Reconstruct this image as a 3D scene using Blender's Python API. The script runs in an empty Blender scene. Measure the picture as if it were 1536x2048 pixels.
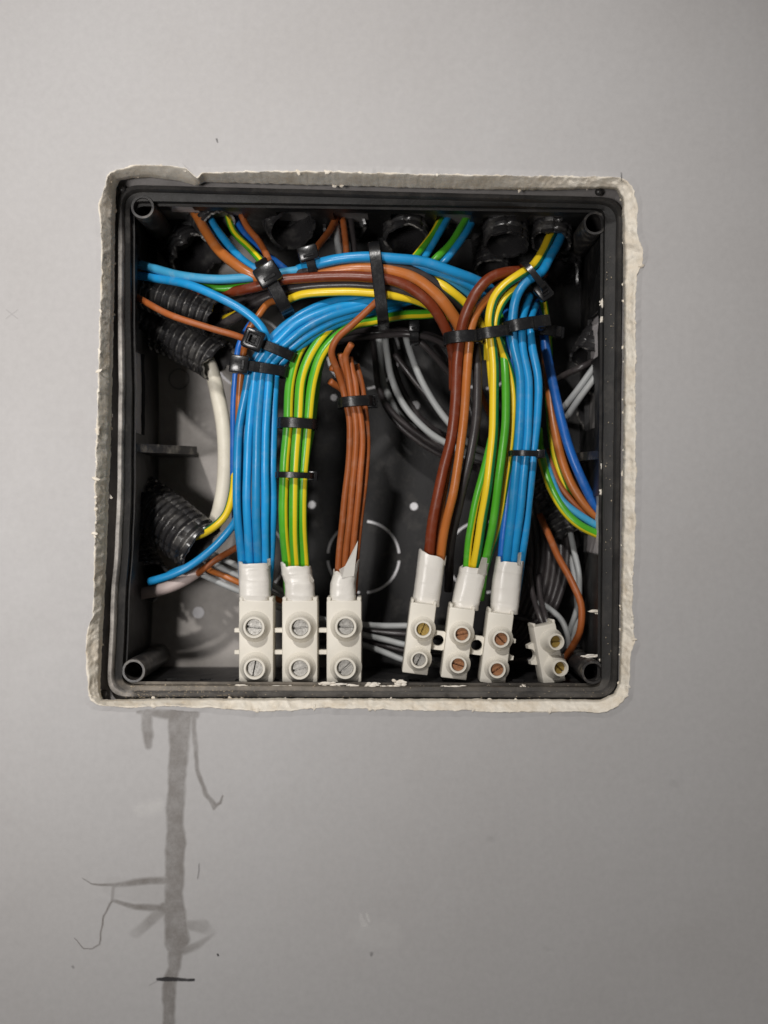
import bpy, bmesh, math, random
import numpy as np
from mathutils import Vector, Matrix, noise

random.seed(7)
C = bpy.context.scene.collection
SC = bpy.context.scene

# ------------------------------------------------------------------ camera
CAM_D = 0.5                      # metres from the wall
cam_data = bpy.data.cameras.new('camera')
cam = bpy.data.objects.new('camera', cam_data)
C.objects.link(cam)
cam.location = (0, -CAM_D, 0)
cam.rotation_euler = (math.radians(90), 0, 0)
cam_data.sensor_fit = 'HORIZONTAL'
cam_data.sensor_width = 36
cam_data.lens = 36 * CAM_D / 0.256
cam_data.clip_start = 0.01
cam_data.clip_end = 50
cam_data.dof.use_dof = True
cam_data.dof.focus_distance = CAM_D + 0.022
cam_data.dof.aperture_fstop = 9.0
SC.camera = cam

# ------------------------------------------------------------------ light: a room lamp high on the left, an added fill spot at left, dim room bounce
world = bpy.data.worlds.new('World')
SC.world = world
world.use_nodes = True
bg = world.node_tree.nodes['Background']
bg.inputs[0].default_value = (1.0, 0.97, 0.95, 1)
bg.inputs[1].default_value = 0.085

def aimed_spot(name, loc, aim, watts, cone, radius, col):
    d = bpy.data.lights.new(name, 'SPOT')
    d.energy = watts
    d.color = col
    d.shadow_soft_size = radius
    d.spot_size = math.radians(cone)
    d.spot_blend = 1.0
    o = bpy.data.objects.new(name, d)
    C.objects.link(o)
    o.location = loc
    o.rotation_euler = (Vector(aim) - Vector(loc)).to_track_quat('-Z', 'Y').to_euler()
    return o


aimed_spot('ceiling_lamp', (-0.225, -1.10, 0.845), (0.0, 0.0, -0.085), 47, 31, 0.028, (1.0, 0.97, 0.935))
aimed_spot('side_fill', (-0.33, -0.93, -0.05), (-0.19, 0.0, 0.15), 26, 47, 0.10, (1.0, 0.965, 0.935))  # added fill at left, not a known lamp; brightens the box and wall

SC.view_settings.view_transform = 'Standard'
SC.view_settings.look = 'None'
SC.view_settings.exposure = 0.0
SC.view_settings.gamma = 1.0
SC.view_settings.use_curve_mapping = False
SC.cycles.max_bounces = 6

# ------------------------------------------------------------------ helpers
PX = 6000.0                      # photograph pixels per metre on the wall plane


def P(u, v, d):
    """pixel + depth behind the wall (mm) -> point in metres"""
    y = d / 1000.0
    k = (CAM_D + y) / CAM_D
    return Vector(((u - 768) / PX * k, y, (1024 - v) / PX * k))


def tag(o, label=None, cat=None, group=None, kind=None):
    if label: o['label'] = label
    if cat: o['category'] = cat
    if group: o['group'] = group
    if kind: o['kind'] = kind
    return o


def empty(name, loc=(0, 0, 0), rot=None):
    o = bpy.data.objects.new(name, None)
    o.empty_display_size = 0.005
    C.objects.link(o)
    o.location = loc
    if rot: o.rotation_euler = rot
    return o


def link(name, me, mat, parent=None, smooth=True):
    me.materials.append(mat)
    if smooth:
        me.polygons.foreach_set('use_smooth', [True] * len(me.polygons))
    o = bpy.data.objects.new(name, me)
    C.objects.link(o)
    if parent: o.parent = parent
    return o


def mesh_obj(name, verts, faces, mat, parent=None, smooth=True, origin=None):
    """verts in world (or parent-local) metres; origin moves the object's own origin there"""
    me = bpy.data.meshes.new(name)
    if origin is not None:
        verts = [Vector(v) - Vector(origin) for v in verts]
    me.from_pydata([tuple(v) for v in verts], [], faces)
    me.update()
    o = link(name, me, mat, parent, smooth)
    if origin is not None: o.location = origin
    return o


def bm_obj(name, bm, mat, parent=None, smooth=False):
    me = bpy.data.meshes.new(name)
    bmesh.ops.recalc_face_normals(bm, faces=bm.faces)
    bm.to_mesh(me)
    bm.free()
    return link(name, me, mat, parent, smooth)


def smooth_by_angle(o, deg=40):
    me = o.data
    me.polygons.foreach_set('use_smooth', [True] * len(me.polygons))
    me.set_sharp_from_angle(angle=math.radians(deg))


def bm_box(bm, cx, cy, cz, sx, sy, sz, bevel=0.0, seg=2, mat=None):
    r = bmesh.ops.create_cube(bm, size=1.0)
    vs = r['verts']
    for v in vs:
        v.co = Vector((cx + v.co.x * sx, cy + v.co.y * sy, cz + v.co.z * sz))
    if bevel:
        es = list({e for v in vs for e in v.link_edges})
        r = bmesh.ops.bevel(bm, geom=es, offset=bevel, segments=seg, affect='EDGES', profile=0.5)
        vs = list({v for f in r['faces'] for v in f.verts} | {v for v in vs if v.is_valid})
    if mat is not None:
        bmesh.ops.transform(bm, matrix=mat, verts=vs)
    return vs


def spline(pts, step=0.0011):
    """centripetal-ish Catmull-Rom through pts, resampled evenly"""
    pts = [Vector(p) for p in pts]
    if len(pts) == 2:
        pts = [pts[0], pts[0].lerp(pts[1], .5), pts[1]]
    ext = [pts[0] * 2 - pts[1]] + pts + [pts[-1] * 2 - pts[-2]]
    out = []
    for i in range(1, len(ext) - 2):
        p0, p1, p2, p3 = ext[i - 1:i + 3]
        n = max(2, int((p2 - p1).length / 0.0004))
        # centripetal tangents
        t01 = max((p1 - p0).length, 1e-6) ** .5
        t12 = max((p2 - p1).length, 1e-6) ** .5
        t23 = max((p3 - p2).length, 1e-6) ** .5
        m1 = (p2 - p1) + ((p1 - p0) / t01 - (p2 - p0) / (t01 + t12)) * t12
        m2 = (p2 - p1) + ((p3 - p2) / t23 - (p3 - p1) / (t12 + t23)) * t12
        for k in range(n):
            t = k / n
            a = 2 * t ** 3 - 3 * t ** 2 + 1
            b = t ** 3 - 2 * t ** 2 + t
            c = -2 * t ** 3 + 3 * t ** 2
            d = t ** 3 - t ** 2
            out.append(p1 * a + m1 * b + p2 * c + m2 * d)
    out.append(pts[-1])
    L = [0.0]
    for a, b in zip(out, out[1:]): L.append(L[-1] + (b - a).length)
    n = max(3, int(L[-1] / step))
    res, j = [], 0
    for k in range(n + 1):
        s = L[-1] * k / n
        while j < len(L) - 2 and L[j + 1] < s: j += 1
        f = (s - L[j]) / max(L[j + 1] - L[j], 1e-9)
        res.append(out[j].lerp(out[j + 1], min(max(f, 0), 1)))
    return res


VIEW = Vector((0, -1, 0))


def frames(path):
    T = []
    for i in range(len(path)):
        a = path[max(i - 1, 0)]; b = path[min(i + 1, len(path) - 1)]
        T.append((b - a).normalized())
    N, prev = [], None
    for t in T:
        n = VIEW - t * t.dot(VIEW)
        if prev is not None:
            q = prev - t * t.dot(prev)
            w = min(1.0, n.length * 1.6)
            n = (n.normalized() * w + q.normalized() * (1 - w)) if n.length > 1e-4 else q
        elif n.length < 1e-3:
            n = Vector((0, 0, 1)) - t * t.z
        n = (n - t * t.dot(n)).normalized()
        N.append(n); prev = n
    return T, N


def tube_mesh(name, path, rad, nseg=14, phase=0.0, twist=0.0, cap=True):
    """rad: metres, or function(i/n, theta) ; UV.x goes round (0.5 faces the camera), UV.y along in mm"""
    T, N = frames(path)
    n = len(path)
    verts, faces = [], []
    for i, p in enumerate(path):
        b = T[i].cross(N[i])
        for k in range(nseg):
            th = 2 * math.pi * k / nseg
            r = rad(i / (n - 1), th) if callable(rad) else rad
            verts.append(p - N[i] * math.cos(th) * r + b * math.sin(th) * r)
    for i in range(n - 1):
        for k in range(nseg):
            k2 = (k + 1) % nseg
            faces.append((i * nseg + k, i * nseg + k2, (i + 1) * nseg + k2, (i + 1) * nseg + k))
    org = path[len(path) // 2].copy()
    if cap:
        faces.append(tuple(range(nseg - 1, -1, -1)))
        faces.append(tuple(range((n - 1) * nseg, n * nseg)))
    me = bpy.data.meshes.new(name)
    me.from_pydata([tuple(v - org) for v in verts], [], faces)
    uvl = me.uv_layers.new(name='UVMap')
    uv = []
    for i in range(n - 1):
        a, b2 = phase + twist * i / (n - 1), phase + twist * (i + 1) / (n - 1)
        for k in range(nseg):
            uv += [k / nseg + a, i, (k + 1) / nseg + a, i, (k + 1) / nseg + b2, i + 1, k / nseg + b2, i + 1]
    if cap: uv += [0, 0] * (2 * nseg)
    uvl.data.foreach_set('uv', uv)
    me.update()
    return me, org


def lathe(profile, nseg=24, axis='Y'):
    """profile [(r, h)] -> verts, faces; axis -Y (towards the camera) is +h"""
    verts, faces = [], []
    for r, h in profile:
        for k in range(nseg):
            a = 2 * math.pi * k / nseg
            verts.append(Vector((r * math.cos(a), -h, r * math.sin(a))))
    for i in range(len(profile) - 1):
        for k in range(nseg):
            k2 = (k + 1) % nseg
            faces.append((i * nseg + k, (i + 1) * nseg + k, (i + 1) * nseg + k2, i * nseg + k2))
    return verts, faces


# ------------------------------------------------------------------ materials
def srgb(r, g, b):
    f = lambda c: (c / 255 / 12.92) if c <= 10 else ((c / 255 + 0.055) / 1.055) ** 2.4
    return (f(r), f(g), f(b), 1)


def new_mat(name, col, rough=0.5, spec=0.5, metal=0.0):
    m = bpy.data.materials.new(name)
    m.use_nodes = True
    b = m.node_tree.nodes['Principled BSDF']
    b.inputs['Base Color'].default_value = (col[0], col[1], col[2], 1.0)
    b.inputs['Roughness'].default_value = rough
    b.inputs['Specular IOR Level'].default_value = spec
    b.inputs['Metallic'].default_value = metal
    return m


def nd(m, t, **kw):
    n = m.node_tree.nodes.new(t)
    for k, v in kw.items(): setattr(n, k, v)
    return n


def lk(m, a, b): m.node_tree.links.new(a, b)


def noise_node(m, scale, detail=4, rough=0.6, coord='Object', vec=None):
    n = nd(m, 'ShaderNodeTexNoise')
    n.inputs['Scale'].default_value = scale
    n.inputs['Detail'].default_value = detail
    n.inputs['Roughness'].default_value = rough
    if vec is None:
        tc = nd(m, 'ShaderNodeTexCoord')
        vec = tc.outputs[coord]
    lk(m, vec, n.inputs['Vector'])
    return n


def ramp(m, fac, stops, interp='LINEAR'):
    r = nd(m, 'ShaderNodeValToRGB')
    r.color_ramp.interpolation = interp
    e = r.color_ramp.elements
    while len(e) > 1: e.remove(e[-1])
    for i, (p, c) in enumerate(stops):
        if i == 0: el = e[0]; el.position = p
        else: el = e.new(p)
        el.color = (c[0], c[1], c[2], 1.0)
    lk(m, fac, r.inputs['Fac'])
    return r


def bump(m, height, strength, dist):
    b = nd(m, 'ShaderNodeBump')
    b.inputs['Strength'].default_value = strength
    b.inputs['Distance'].default_value = dist
    lk(m, height, b.inputs['Height'])
    lk(m, b.outputs[0], m.node_tree.nodes['Principled BSDF'].inputs['Normal'])
    return b


def mix_col(m, fac, a, b, blend='MIX'):
    x = nd(m, 'ShaderNodeMix', data_type='RGBA', blend_type=blend)
    for sock, val in ((x.inputs[0], fac), (x.inputs[6], a), (x.inputs[7], b)):
        if isinstance(val, (int, float, tuple)): sock.default_value = val
        else: lk(m, val, sock)
    return x.outputs[2]


def worn(name, col, rough=0.4, spec=0.5, dirt=(0.5, 0.47, 0.42, 1), amount=0.25, scale=260, bump_d=0.00006, bump_scale=900, vary=0.0, smudge=0.12):
    """plain colour with smudges of dust, uneven gloss and fine relief"""
    m = new_mat(name, col, rough, spec)
    B = m.node_tree.nodes['Principled BSDF']
    geo = nd(m, 'ShaderNodeNewGeometry')
    pos = geo.outputs['Position']
    n1 = noise_node(m, scale, 6, 0.65, vec=pos)
    r1 = ramp(m, n1.outputs[0], [(0.52, (0, 0, 0)), (0.72, (1, 1, 1))])
    mul = nd(m, 'ShaderNodeMath', operation='MULTIPLY'); mul.inputs[1].default_value = amount
    lk(m, r1.outputs[0], mul.inputs[0])
    n2 = noise_node(m, scale * 0.23, 3, 0.5, vec=pos)
    hv = nd(m, 'ShaderNodeHueSaturation')
    hv.inputs['Color'].default_value = col
    r2 = ramp(m, n2.outputs[0], [(0.3, (1 - smudge,) * 3), (0.7, (1 + smudge,) * 3)])
    lk(m, r2.outputs[0], hv.inputs['Value'])
    base = hv.outputs[0]
    if vary:
        oi = nd(m, 'ShaderNodeObjectInfo')
        mr = nd(m, 'ShaderNodeMapRange'); mr.inputs[3].default_value = 1 - vary; mr.inputs[4].default_value = 1 + vary
        lk(m, oi.outputs['Random'], mr.inputs[0])
        h2 = nd(m, 'ShaderNodeHueSaturation'); lk(m, base, h2.inputs['Color']); lk(m, mr.outputs[0], h2.inputs['Value'])
        base = h2.outputs[0]
    out = mix_col(m, mul.outputs[0], base, dirt)
    lk(m, out, B.inputs['Base Color'])
    rr = nd(m, 'ShaderNodeMapRange'); rr.inputs[3].default_value = rough - 0.08; rr.inputs[4].default_value = min(1, rough + 0.18)
    lk(m, n1.outputs[0], rr.inputs[0]); lk(m, rr.outputs[0], B.inputs['Roughness'])
    n3 = noise_node(m, bump_scale, 5, 0.6, vec=pos)
    bump(m, n3.outputs[0], 0.6, bump_d)
    return m


DUST = (0.55, 0.50, 0.42, 1)
M = {}
M['blue'] = worn('blue_insulation', (0.014, 0.275, 0.60, 1), 0.29, 0.5, DUST, 0.10, vary=0.14)
M['deepblue'] = worn('deep_blue_insulation', (0.012, 0.12, 0.45, 1), 0.29, 0.5, DUST, 0.10, vary=0.1)
M['paleblue'] = worn('pale_blue_insulation', (0.05, 0.32, 0.55, 1), 0.42, 0.4, DUST, 0.15, vary=0.1)
M['orange'] = worn('light_brown_insulation', (0.44, 0.135, 0.028, 1), 0.29, 0.5, DUST, 0.10, vary=0.1)
M['brown'] = worn('brown_insulation', (0.175, 0.030, 0.008, 1), 0.33, 0.5, DUST, 0.07, vary=0.1)
M['rust'] = worn('rust_brown_insulation', (0.33, 0.090, 0.022, 1), 0.42, 0.4, DUST, 0.12, vary=0.14)
M['black'] = worn('black_insulation', (0.042, 0.036, 0.037, 1), 0.29, 0.5, DUST, 0.05)
M['grey'] = worn('grey_insulation', (0.36, 0.37, 0.37, 1), 0.4, 0.4, DUST, 0.15, vary=0.06)
M['cream'] = worn('cream_sheath', (0.76, 0.71, 0.60, 1), 0.4, 0.4, (0.3, 0.24, 0.17, 1), 0.12)
M['pinkish'] = worn('pinkish_sheath', (0.45, 0.37, 0.35, 1), 0.45, 0.4, DUST, 0.2)


def gy(name, green, yellow, y0, y1):
    m = worn(name, green, 0.29, 0.5, DUST, 0.08)
    B = m.node_tree.nodes['Principled BSDF']
    src = B.inputs['Base Color'].links[0].from_socket
    uv = nd(m, 'ShaderNodeUVMap')
    sp = nd(m, 'ShaderNodeSeparateXYZ'); lk(m, uv.outputs[0], sp.inputs[0])
    fr = nd(m, 'ShaderNodeMath', operation='FRACT'); lk(m, sp.outputs[0], fr.inputs[0])
    r = ramp(m, fr.outputs[0], [(0, (0, 0, 0)), (y0 - .012, (0, 0, 0)), (y0 + .012, (1, 1, 1)), (y1 - .012, (1, 1, 1)), (y1 + .012, (0, 0, 0))])
    lk(m, mix_col(m, r.outputs[0], src, yellow), B.inputs['Base Color'])
    return m


M['gy'] = gy('green_yellow_insulation', (0.075, 0.38, 0.020, 1), (0.80, 0.62, 0.018, 1), 0.43, 0.57)
M['gyd'] = gy('dark_green_yellow_insulation', (0.010, 0.19, 0.055, 1), (0.82, 0.58, 0.02, 1), 0.24, 0.76)

M['tie'] = worn('black_nylon', (0.010, 0.010, 0.011, 1), 0.20, 0.45, (0.2, 0.19, 0.18, 1), 0.05, scale=400)
M['box'] = worn('black_box_plastic', (0.012, 0.0115, 0.012, 1), 0.42, 0.4, (0.13, 0.12, 0.11, 1), 0.4, scale=70, bump_d=0.00012, bump_scale=1400)
def dust_and_sheen(name, base, film, regions, g0=0.36, gv=0.22):
    """black plastic with films of plaster dust where building work left them, and painted lamp sheen on the back; regions: lists of (axis, full at, gone at)"""
    m = worn(name, base, 0.45, 0.3, (0.12, 0.11, 0.10, 1), 0.3, scale=140, bump_d=0.00012, bump_scale=1400)
    B = m.node_tree.nodes['Principled BSDF']
    src = B.inputs['Base Color'].links[0].from_socket
    geo = nd(m, 'ShaderNodeNewGeometry')
    sx = nd(m, 'ShaderNodeSeparateXYZ'); lk(m, geo.outputs['Position'], sx.inputs[0])
    n1 = noise_node(m, 75, 7, 0.68, vec=geo.outputs['Position'])
    grain = ramp(m, n1.outputs[0], [(g0, (gv,) * 3), (0.64, (1,) * 3)]).outputs[0]
    tot = None
    for amount, terms in regions:
        acc = grain
        for ax, a, b in terms:
            mr = nd(m, 'ShaderNodeMapRange', interpolation_type='SMOOTHSTEP')
            mr.inputs[1].default_value = min(a, b); mr.inputs[2].default_value = max(a, b)
            mr.inputs[3].default_value = 1 if a < b else 0; mr.inputs[4].default_value = 0 if a < b else 1
            lk(m, sx.outputs[ax], mr.inputs[0])
            mu = nd(m, 'ShaderNodeMath', operation='MULTIPLY'); lk(m, acc, mu.inputs[0]); lk(m, mr.outputs[0], mu.inputs[1]); acc = mu.outputs[0]
        mu = nd(m, 'ShaderNodeMath', operation='MULTIPLY'); lk(m, acc, mu.inputs[0]); mu.inputs[1].default_value = amount; acc = mu.outputs[0]
        if tot is None: tot = acc
        else:
            mx = nd(m, 'ShaderNodeMath', operation='MAXIMUM'); lk(m, tot, mx.inputs[0]); lk(m, acc, mx.inputs[1]); tot = mx.outputs[0]
    lk(m, mix_col(m, tot, src, film), B.inputs['Base Color'])
    return m


M['back'] = dust_and_sheen('back_plastic_dust_sheen', (0.012, 0.0115, 0.012, 1), (0.42, 0.39, 0.365, 1), [(0.85, [(0, -0.057, -0.034)]), (0.5, [(2, -0.056, -0.044), (0, -0.02, 0.0)])], 0.25, 0.62)  # left film paints the lamp's glossy reflection into the colour; lower film is dust
M['bead'] = dust_and_sheen('rim_bead_with_dust', (0.016, 0.0155, 0.016, 1), (0.62, 0.58, 0.54, 1), [(0.95, [(0, -0.088, -0.084), (2, 0.088, 0.100)]), (0.06, []), (0.22, [(2, -0.061, -0.056)])])
M['dustrim'] = dust_and_sheen('rim_with_dust', (0.009, 0.0088, 0.009, 1), (0.34, 0.29, 0.23, 1), [(0.6, [(2, -0.0590, -0.0570), (0, -0.03, 0.03)]), (0.22, [(2, -0.0590, -0.0570)]), (0.02, [])])
M['rim'] = worn('dusty_black_rim', (0.030, 0.028, 0.028, 1), 0.34, 0.5, (0.30, 0.27, 0.23, 1), 0.55, scale=190, bump_d=0.0001, bump_scale=1200)
M['conduit'] = worn('black_conduit', (0.024, 0.023, 0.024, 1), 0.24, 0.6, (0.20, 0.19, 0.175, 1), 0.35, scale=110, bump_d=0.00004, bump_scale=900)
def edge_wear(m, col, lo, hi, amt):
    B = m.node_tree.nodes['Principled BSDF']
    src = B.inputs['Base Color'].links[0].from_socket
    geo = nd(m, 'ShaderNodeNewGeometry')
    r = ramp(m, geo.outputs['Pointiness'], [(lo, (0, 0, 0)), (hi, (1, 1, 1))])
    n = noise_node(m, 500, 4, 0.6, vec=geo.outputs['Position'])
    r2 = ramp(m, n.outputs[0], [(0.4, (0,) * 3), (0.62, (amt,) * 3)])
    mu = nd(m, 'ShaderNodeMath', operation='MULTIPLY'); lk(m, r.outputs[0], mu.inputs[0]); lk(m, r2.outputs[0], mu.inputs[1])
    lk(m, mix_col(m, mu.outputs[0], src, col), B.inputs['Base Color'])


edge_wear(M['conduit'], (0.46, 0.44, 0.41, 1), 0.52, 0.585, 0.95)
edge_wear(M['bead'], (0.35, 0.33, 0.30, 1), 0.53, 0.62, 0.6)
M['block'] = worn('white_terminal_plastic', (0.72, 0.68, 0.60, 1), 0.38, 0.45, (0.5, 0.44, 0.36, 1), 0.10, scale=130)
M['tape'] = worn('white_vinyl_tape', (0.76, 0.73, 0.68, 1), 0.26, 0.5, (0.55, 0.5, 0.44, 1), 0.08, scale=120, bump_d=0.00016, bump_scale=320)


def metal(name, col, rough=0.35):
    m = worn(name, col, rough, 0.5, (0.05, 0.04, 0.03, 1), 0.6, scale=700, bump_d=0.00008, bump_scale=1500)
    m.node_tree.nodes['Principled BSDF'].inputs['Metallic'].default_value = 0.55
    return m


M['steel'] = metal('zinc_screw', (0.30, 0.29, 0.27, 1))
M['brass'] = metal('brass_screw', (0.34, 0.23, 0.06, 1))
M['copper'] = metal('coppery_screw', (0.33, 0.15, 0.07, 1))


def wall_material():
    m = new_mat('painted_wall', (0.70, 0.69, 0.685, 1), 0.5, 0.35)
    B = m.node_tree.nodes['Principled BSDF']
    geo = nd(m, 'ShaderNodeNewGeometry'); pos = geo.outputs['Position']
    n1 = noise_node(m, 9, 4, 0.55, vec=pos)
    c1 = ramp(m, n1.outputs[0], [(0.3, (0.436, 0.422, 0.417)), (0.5, (0.455, 0.443, 0.440)), (0.72, (0.466, 0.457, 0.457))])
    n2 = noise_node(m, 55, 5, 0.6, vec=pos)
    c2 = ramp(m, n2.outputs[0], [(0.60, (0, 0, 0)), (0.78, (1, 1, 1))])
    mu = nd(m, 'ShaderNodeMath', operation='MULTIPLY'); mu.inputs[1].default_value = 0.16; lk(m, c2.outputs[0], mu.inputs[0])
    o1 = mix_col(m, mu.outputs[0], c1.outputs[0], (0.40, 0.375, 0.36, 1))
    # tiny specks of dirt
    vo = nd(m, 'ShaderNodeTexVoronoi'); vo.inputs['Scale'].default_value = 42; lk(m, pos, vo.inputs['Vector'])
    sp = ramp(m, vo.outputs['Distance'], [(0.0, (1, 1, 1)), (0.022, (1, 1, 1)), (0.034, (0, 0, 0))])
    sel = nd(m, 'ShaderNodeSeparateColor'); lk(m, vo.outputs['Color'], sel.inputs[0])
    gt = nd(m, 'ShaderNodeMath', operation='GREATER_THAN'); gt.inputs[1].default_value = 0.965; lk(m, sel.outputs[0], gt.inputs[0])
    m2 = nd(m, 'ShaderNodeMath', operation='MULTIPLY'); lk(m, sp.outputs[0], m2.inputs[0]); lk(m, gt.outputs[0], m2.inputs[1])
    m3 = nd(m, 'ShaderNodeMath', operation='MULTIPLY'); lk(m, m2.outputs[0], m3.inputs[0]); m3.inputs[1].default_value = 0.4
    ng = noise_node(m, 420, 3, 0.7, vec=pos)
    rg = ramp(m, ng.outputs[0], [(0.25, (0.955,) * 3), (0.75, (1.045,) * 3)])
    o1 = mix_col(m, 1.0, o1, rg.outputs[0], 'MULTIPLY')
    lk(m, mix_col(m, m3.outputs[0], o1, (0.22, 0.19, 0.17, 1)), B.inputs['Base Color'])
    rr = nd(m, 'ShaderNodeMapRange'); rr.inputs[3].default_value = 0.42; rr.inputs[4].default_value = 0.62
    lk(m, n2.outputs[0], rr.inputs[0]); lk(m, rr.outputs[0], B.inputs['Roughness'])
    nb = noise_node(m, 28, 3, 0.5, vec=pos)
    nf = noise_node(m, 700, 4, 0.6, vec=pos)
    ad = nd(m, 'ShaderNodeMath', operation='MULTIPLY_ADD'); ad.inputs[1].default_value = 0.03
    lk(m, nf.outputs[0], ad.inputs[0]); lk(m, nb.outputs[0], ad.inputs[2])
    bump(m, ad.outputs[0], 0.5, 0.0011)
    return m


M['wall'] = wall_material()


def plaster_material(name, light, tan, amt=0.45):
    m = new_mat(name, light, 0.85, 0.2)
    B = m.node_tree.nodes['Principled BSDF']
    geo = nd(m, 'ShaderNodeNewGeometry'); pos = geo.outputs['Position']
    n1 = noise_node(m, 120, 6, 0.7, vec=pos)
    c1 = ramp(m, n1.outputs[0], [(0.42, light), (0.62, tuple(light[i] * (1 - amt) + tan[i] * amt for i in range(3))), (0.75, tan)])
    lk(m, c1.outputs[0], B.inputs['Base Color'])
    n2 = noise_node(m, 900, 6, 0.7, vec=pos)
    bump(m, n2.outputs[0], 0.7, 0.0003)
    return m


M['gypsum'] = plaster_material('cut_gypsum', (0.86, 0.80, 0.70), (0.66, 0.54, 0.39))
M['plaster'] = plaster_material('plaster_crumbs', (0.84, 0.80, 0.73), (0.6, 0.5, 0.38))
M['fill'] = plaster_material('grey_plaster', (0.78, 0.77, 0.79), (0.68, 0.67, 0.69))
M['cavity'] = plaster_material('cavity_mortar', (0.26, 0.245, 0.24), (0.18, 0.17, 0.165))


def stain_material(name, col, spec=0.3):
    m = new_mat(name, col, 0.5, spec)
    nt = m.node_tree
    B = nt.nodes['Principled BSDF']
    at = nd(m, 'ShaderNodeAttribute', attribute_name='strength')
    geo = nd(m, 'ShaderNodeNewGeometry')
    n1 = noise_node(m, 130, 7, 0.7, vec=geo.outputs['Position'])
    r = ramp(m, n1.outputs[0], [(0.32, (0.4,) * 3), (0.62, (1.0,) * 3)])
    mu = nd(m, 'ShaderNodeMath', operation='MULTIPLY')
    lk(m, at.outputs['Fac'], mu.inputs[0]); lk(m, r.outputs[0], mu.inputs[1])
    lk(m, mu.outputs[0], B.inputs['Alpha'])
    return m


M['stain'] = stain_material('dried_drip', (0.235, 0.212, 0.192, 1))
M['pencil'] = stain_material('pencil_line', (0.035, 0.033, 0.035, 1))
M['smear'] = stain_material('pale_smear', (0.92, 0.91, 0.89, 1))

# ------------------------------------------------------------------ the wall with its broken hole
OUT = [(222, 345), (234, 338), (280, 330), (330, 331), (372, 337), (394, 356), (404, 346), (500, 344), (650, 344), (800, 348),
       (950, 351), (1100, 353), (1200, 354), (1238, 356), (1254, 363), (1268, 380), (1274, 420), (1274, 470), (1285, 500), (1284, 528),
       (1272, 552), (1270, 650), (1270, 800), (1270, 950), (1270, 1040), (1266, 1150), (1262, 1215), (1269, 1280), (1262, 1302),
       (1258, 1350), (1256, 1385), (1245, 1404), (1225, 1418), (1200, 1426), (1150, 1422), (1080, 1421), (1000, 1425), (930, 1420),
       (850, 1421), (760, 1418), (650, 1415), (520, 1423), (450, 1416), (330, 1411), (250, 1415), (215, 1412), (195, 1409),
       (181, 1400), (177, 1370), (172, 1300), (177, 1255), (187, 1230), (190, 1100), (192, 950), (196, 800), (200, 650),
       (204, 560), (204, 500), (200, 430), (200, 400), (210, 375), (215, 355)]
INN = [(232, 376), (240, 362), (262, 357), (300, 355), (360, 362), (392, 372), (410, 364), (500, 367), (700, 372), (900, 378), (1100, 381), (1200, 377),
       (1232, 380), (1243, 400), (1246, 500), (1247, 620), (1246, 900), (1243, 1100), (1240, 1300), (1238, 1365), (1228, 1388),
       (1200, 1399), (1000, 1398), (760, 1397), (500, 1396), (300, 1397), (230, 1399), (206, 1398), (200, 1380), (204, 1300), (214, 1100),
       (221, 900), (226, 700), (229, 560), (230, 450)]
CU, CV = 735, 880


def resample_poly(poly, n):
    pts = poly + [poly[0]]
    L = [0]
    for a, b in zip(pts, pts[1:]): L.append(L[-1] + math.dist(a, b))
    out, j = [], 0
    for k in range(n):
        s = L[-1] * k / n
        while L[j + 1] < s: j += 1
        f = (s - L[j]) / (L[j + 1] - L[j])
        out.append((pts[j][0] * (1 - f) + pts[j + 1][0] * f, pts[j][1] * (1 - f) + pts[j + 1][1] * f))
    return out


def ray_hit(poly, du, dv):
    best = None
    for i in range(len(poly)):
        (x1, y1), (x2, y2) = poly[i], poly[(i + 1) % len(poly)]
        ex, ey = x2 - x1, y2 - y1
        det = du * (-ey) + dv * ex
        if abs(det) < 1e-9: continue
        t = ((x1 - CU) * (-ey) + (y1 - CV) * ex) / det
        s = (du * (y1 - CV) - dv * (x1 - CU)) / det
        if t > 0 and -1e-6 <= s <= 1 + 1e-6: best = t if best is None else max(best, t)
    return best


def nz(x, y, z=0.0): return noise.noise(Vector((x, y, z)))


NH = 1400
hole = []
for (u, v) in resample_poly(OUT, NH):
    du, dv = u - CU, v - CV
    L = math.hypot(du, dv); du /= L; dv /= L
    ti = ray_hit(INN, du, dv)
    to = L + 2.2 * nz(u * .04, v * .04) + 1.6 * nz(u * .15, v * .15, 3)
    ti = min(ti + 1.5 * nz(u * .06, v * .06, 9) + 1.2 * nz(u * .2, v * .2, 5), to - 6)
    hole.append((du, dv, to, ti))

# painted face: from a far border in to the hole
verts, faces = [], []
RECT = 0.45
for (du, dv, to, ti) in hole:
    e = P(CU + du * to, CV + dv * to, 0)
    dx, dz = du, -dv
    c = P(CU, CV, 0)
    ts = []
    if abs(dx) > 1e-6: ts.append(((RECT if dx > 0 else -RECT) - c.x) / dx)
    if abs(dz) > 1e-6: ts.append(((RECT if dz > 0 else -RECT) - c.z) / dz)
    t = min(ts)
    far = Vector((c.x + dx * t, 0, c.z + dz * t))
    near = P(CU + du * (to + 14), CV + dv * (to + 14), 0)
    lip = 0.00025 + 0.00035 * max(0, nz(du * 30, dv * 30, 2))
    verts += [far, near, Vector((e.x, -lip, e.z))]
# true corners for the border
for sx in (-1, 1):
    for sz in (-1, 1):
        tgt = Vector((sx * RECT, 0, sz * RECT))
        i = min(range(NH), key=lambda k: (verts[k * 3] - tgt).length)
        verts[i * 3] = tgt
for i in range(NH):
    j = (i + 1) % NH
    for r in range(2):
        faces.append((i * 3 + r, j * 3 + r, j * 3 + r + 1, i * 3 + r + 1))
wall = mesh_obj('wall', verts, faces, M['wall'], smooth=False)
tag(wall, kind='structure')

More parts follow.
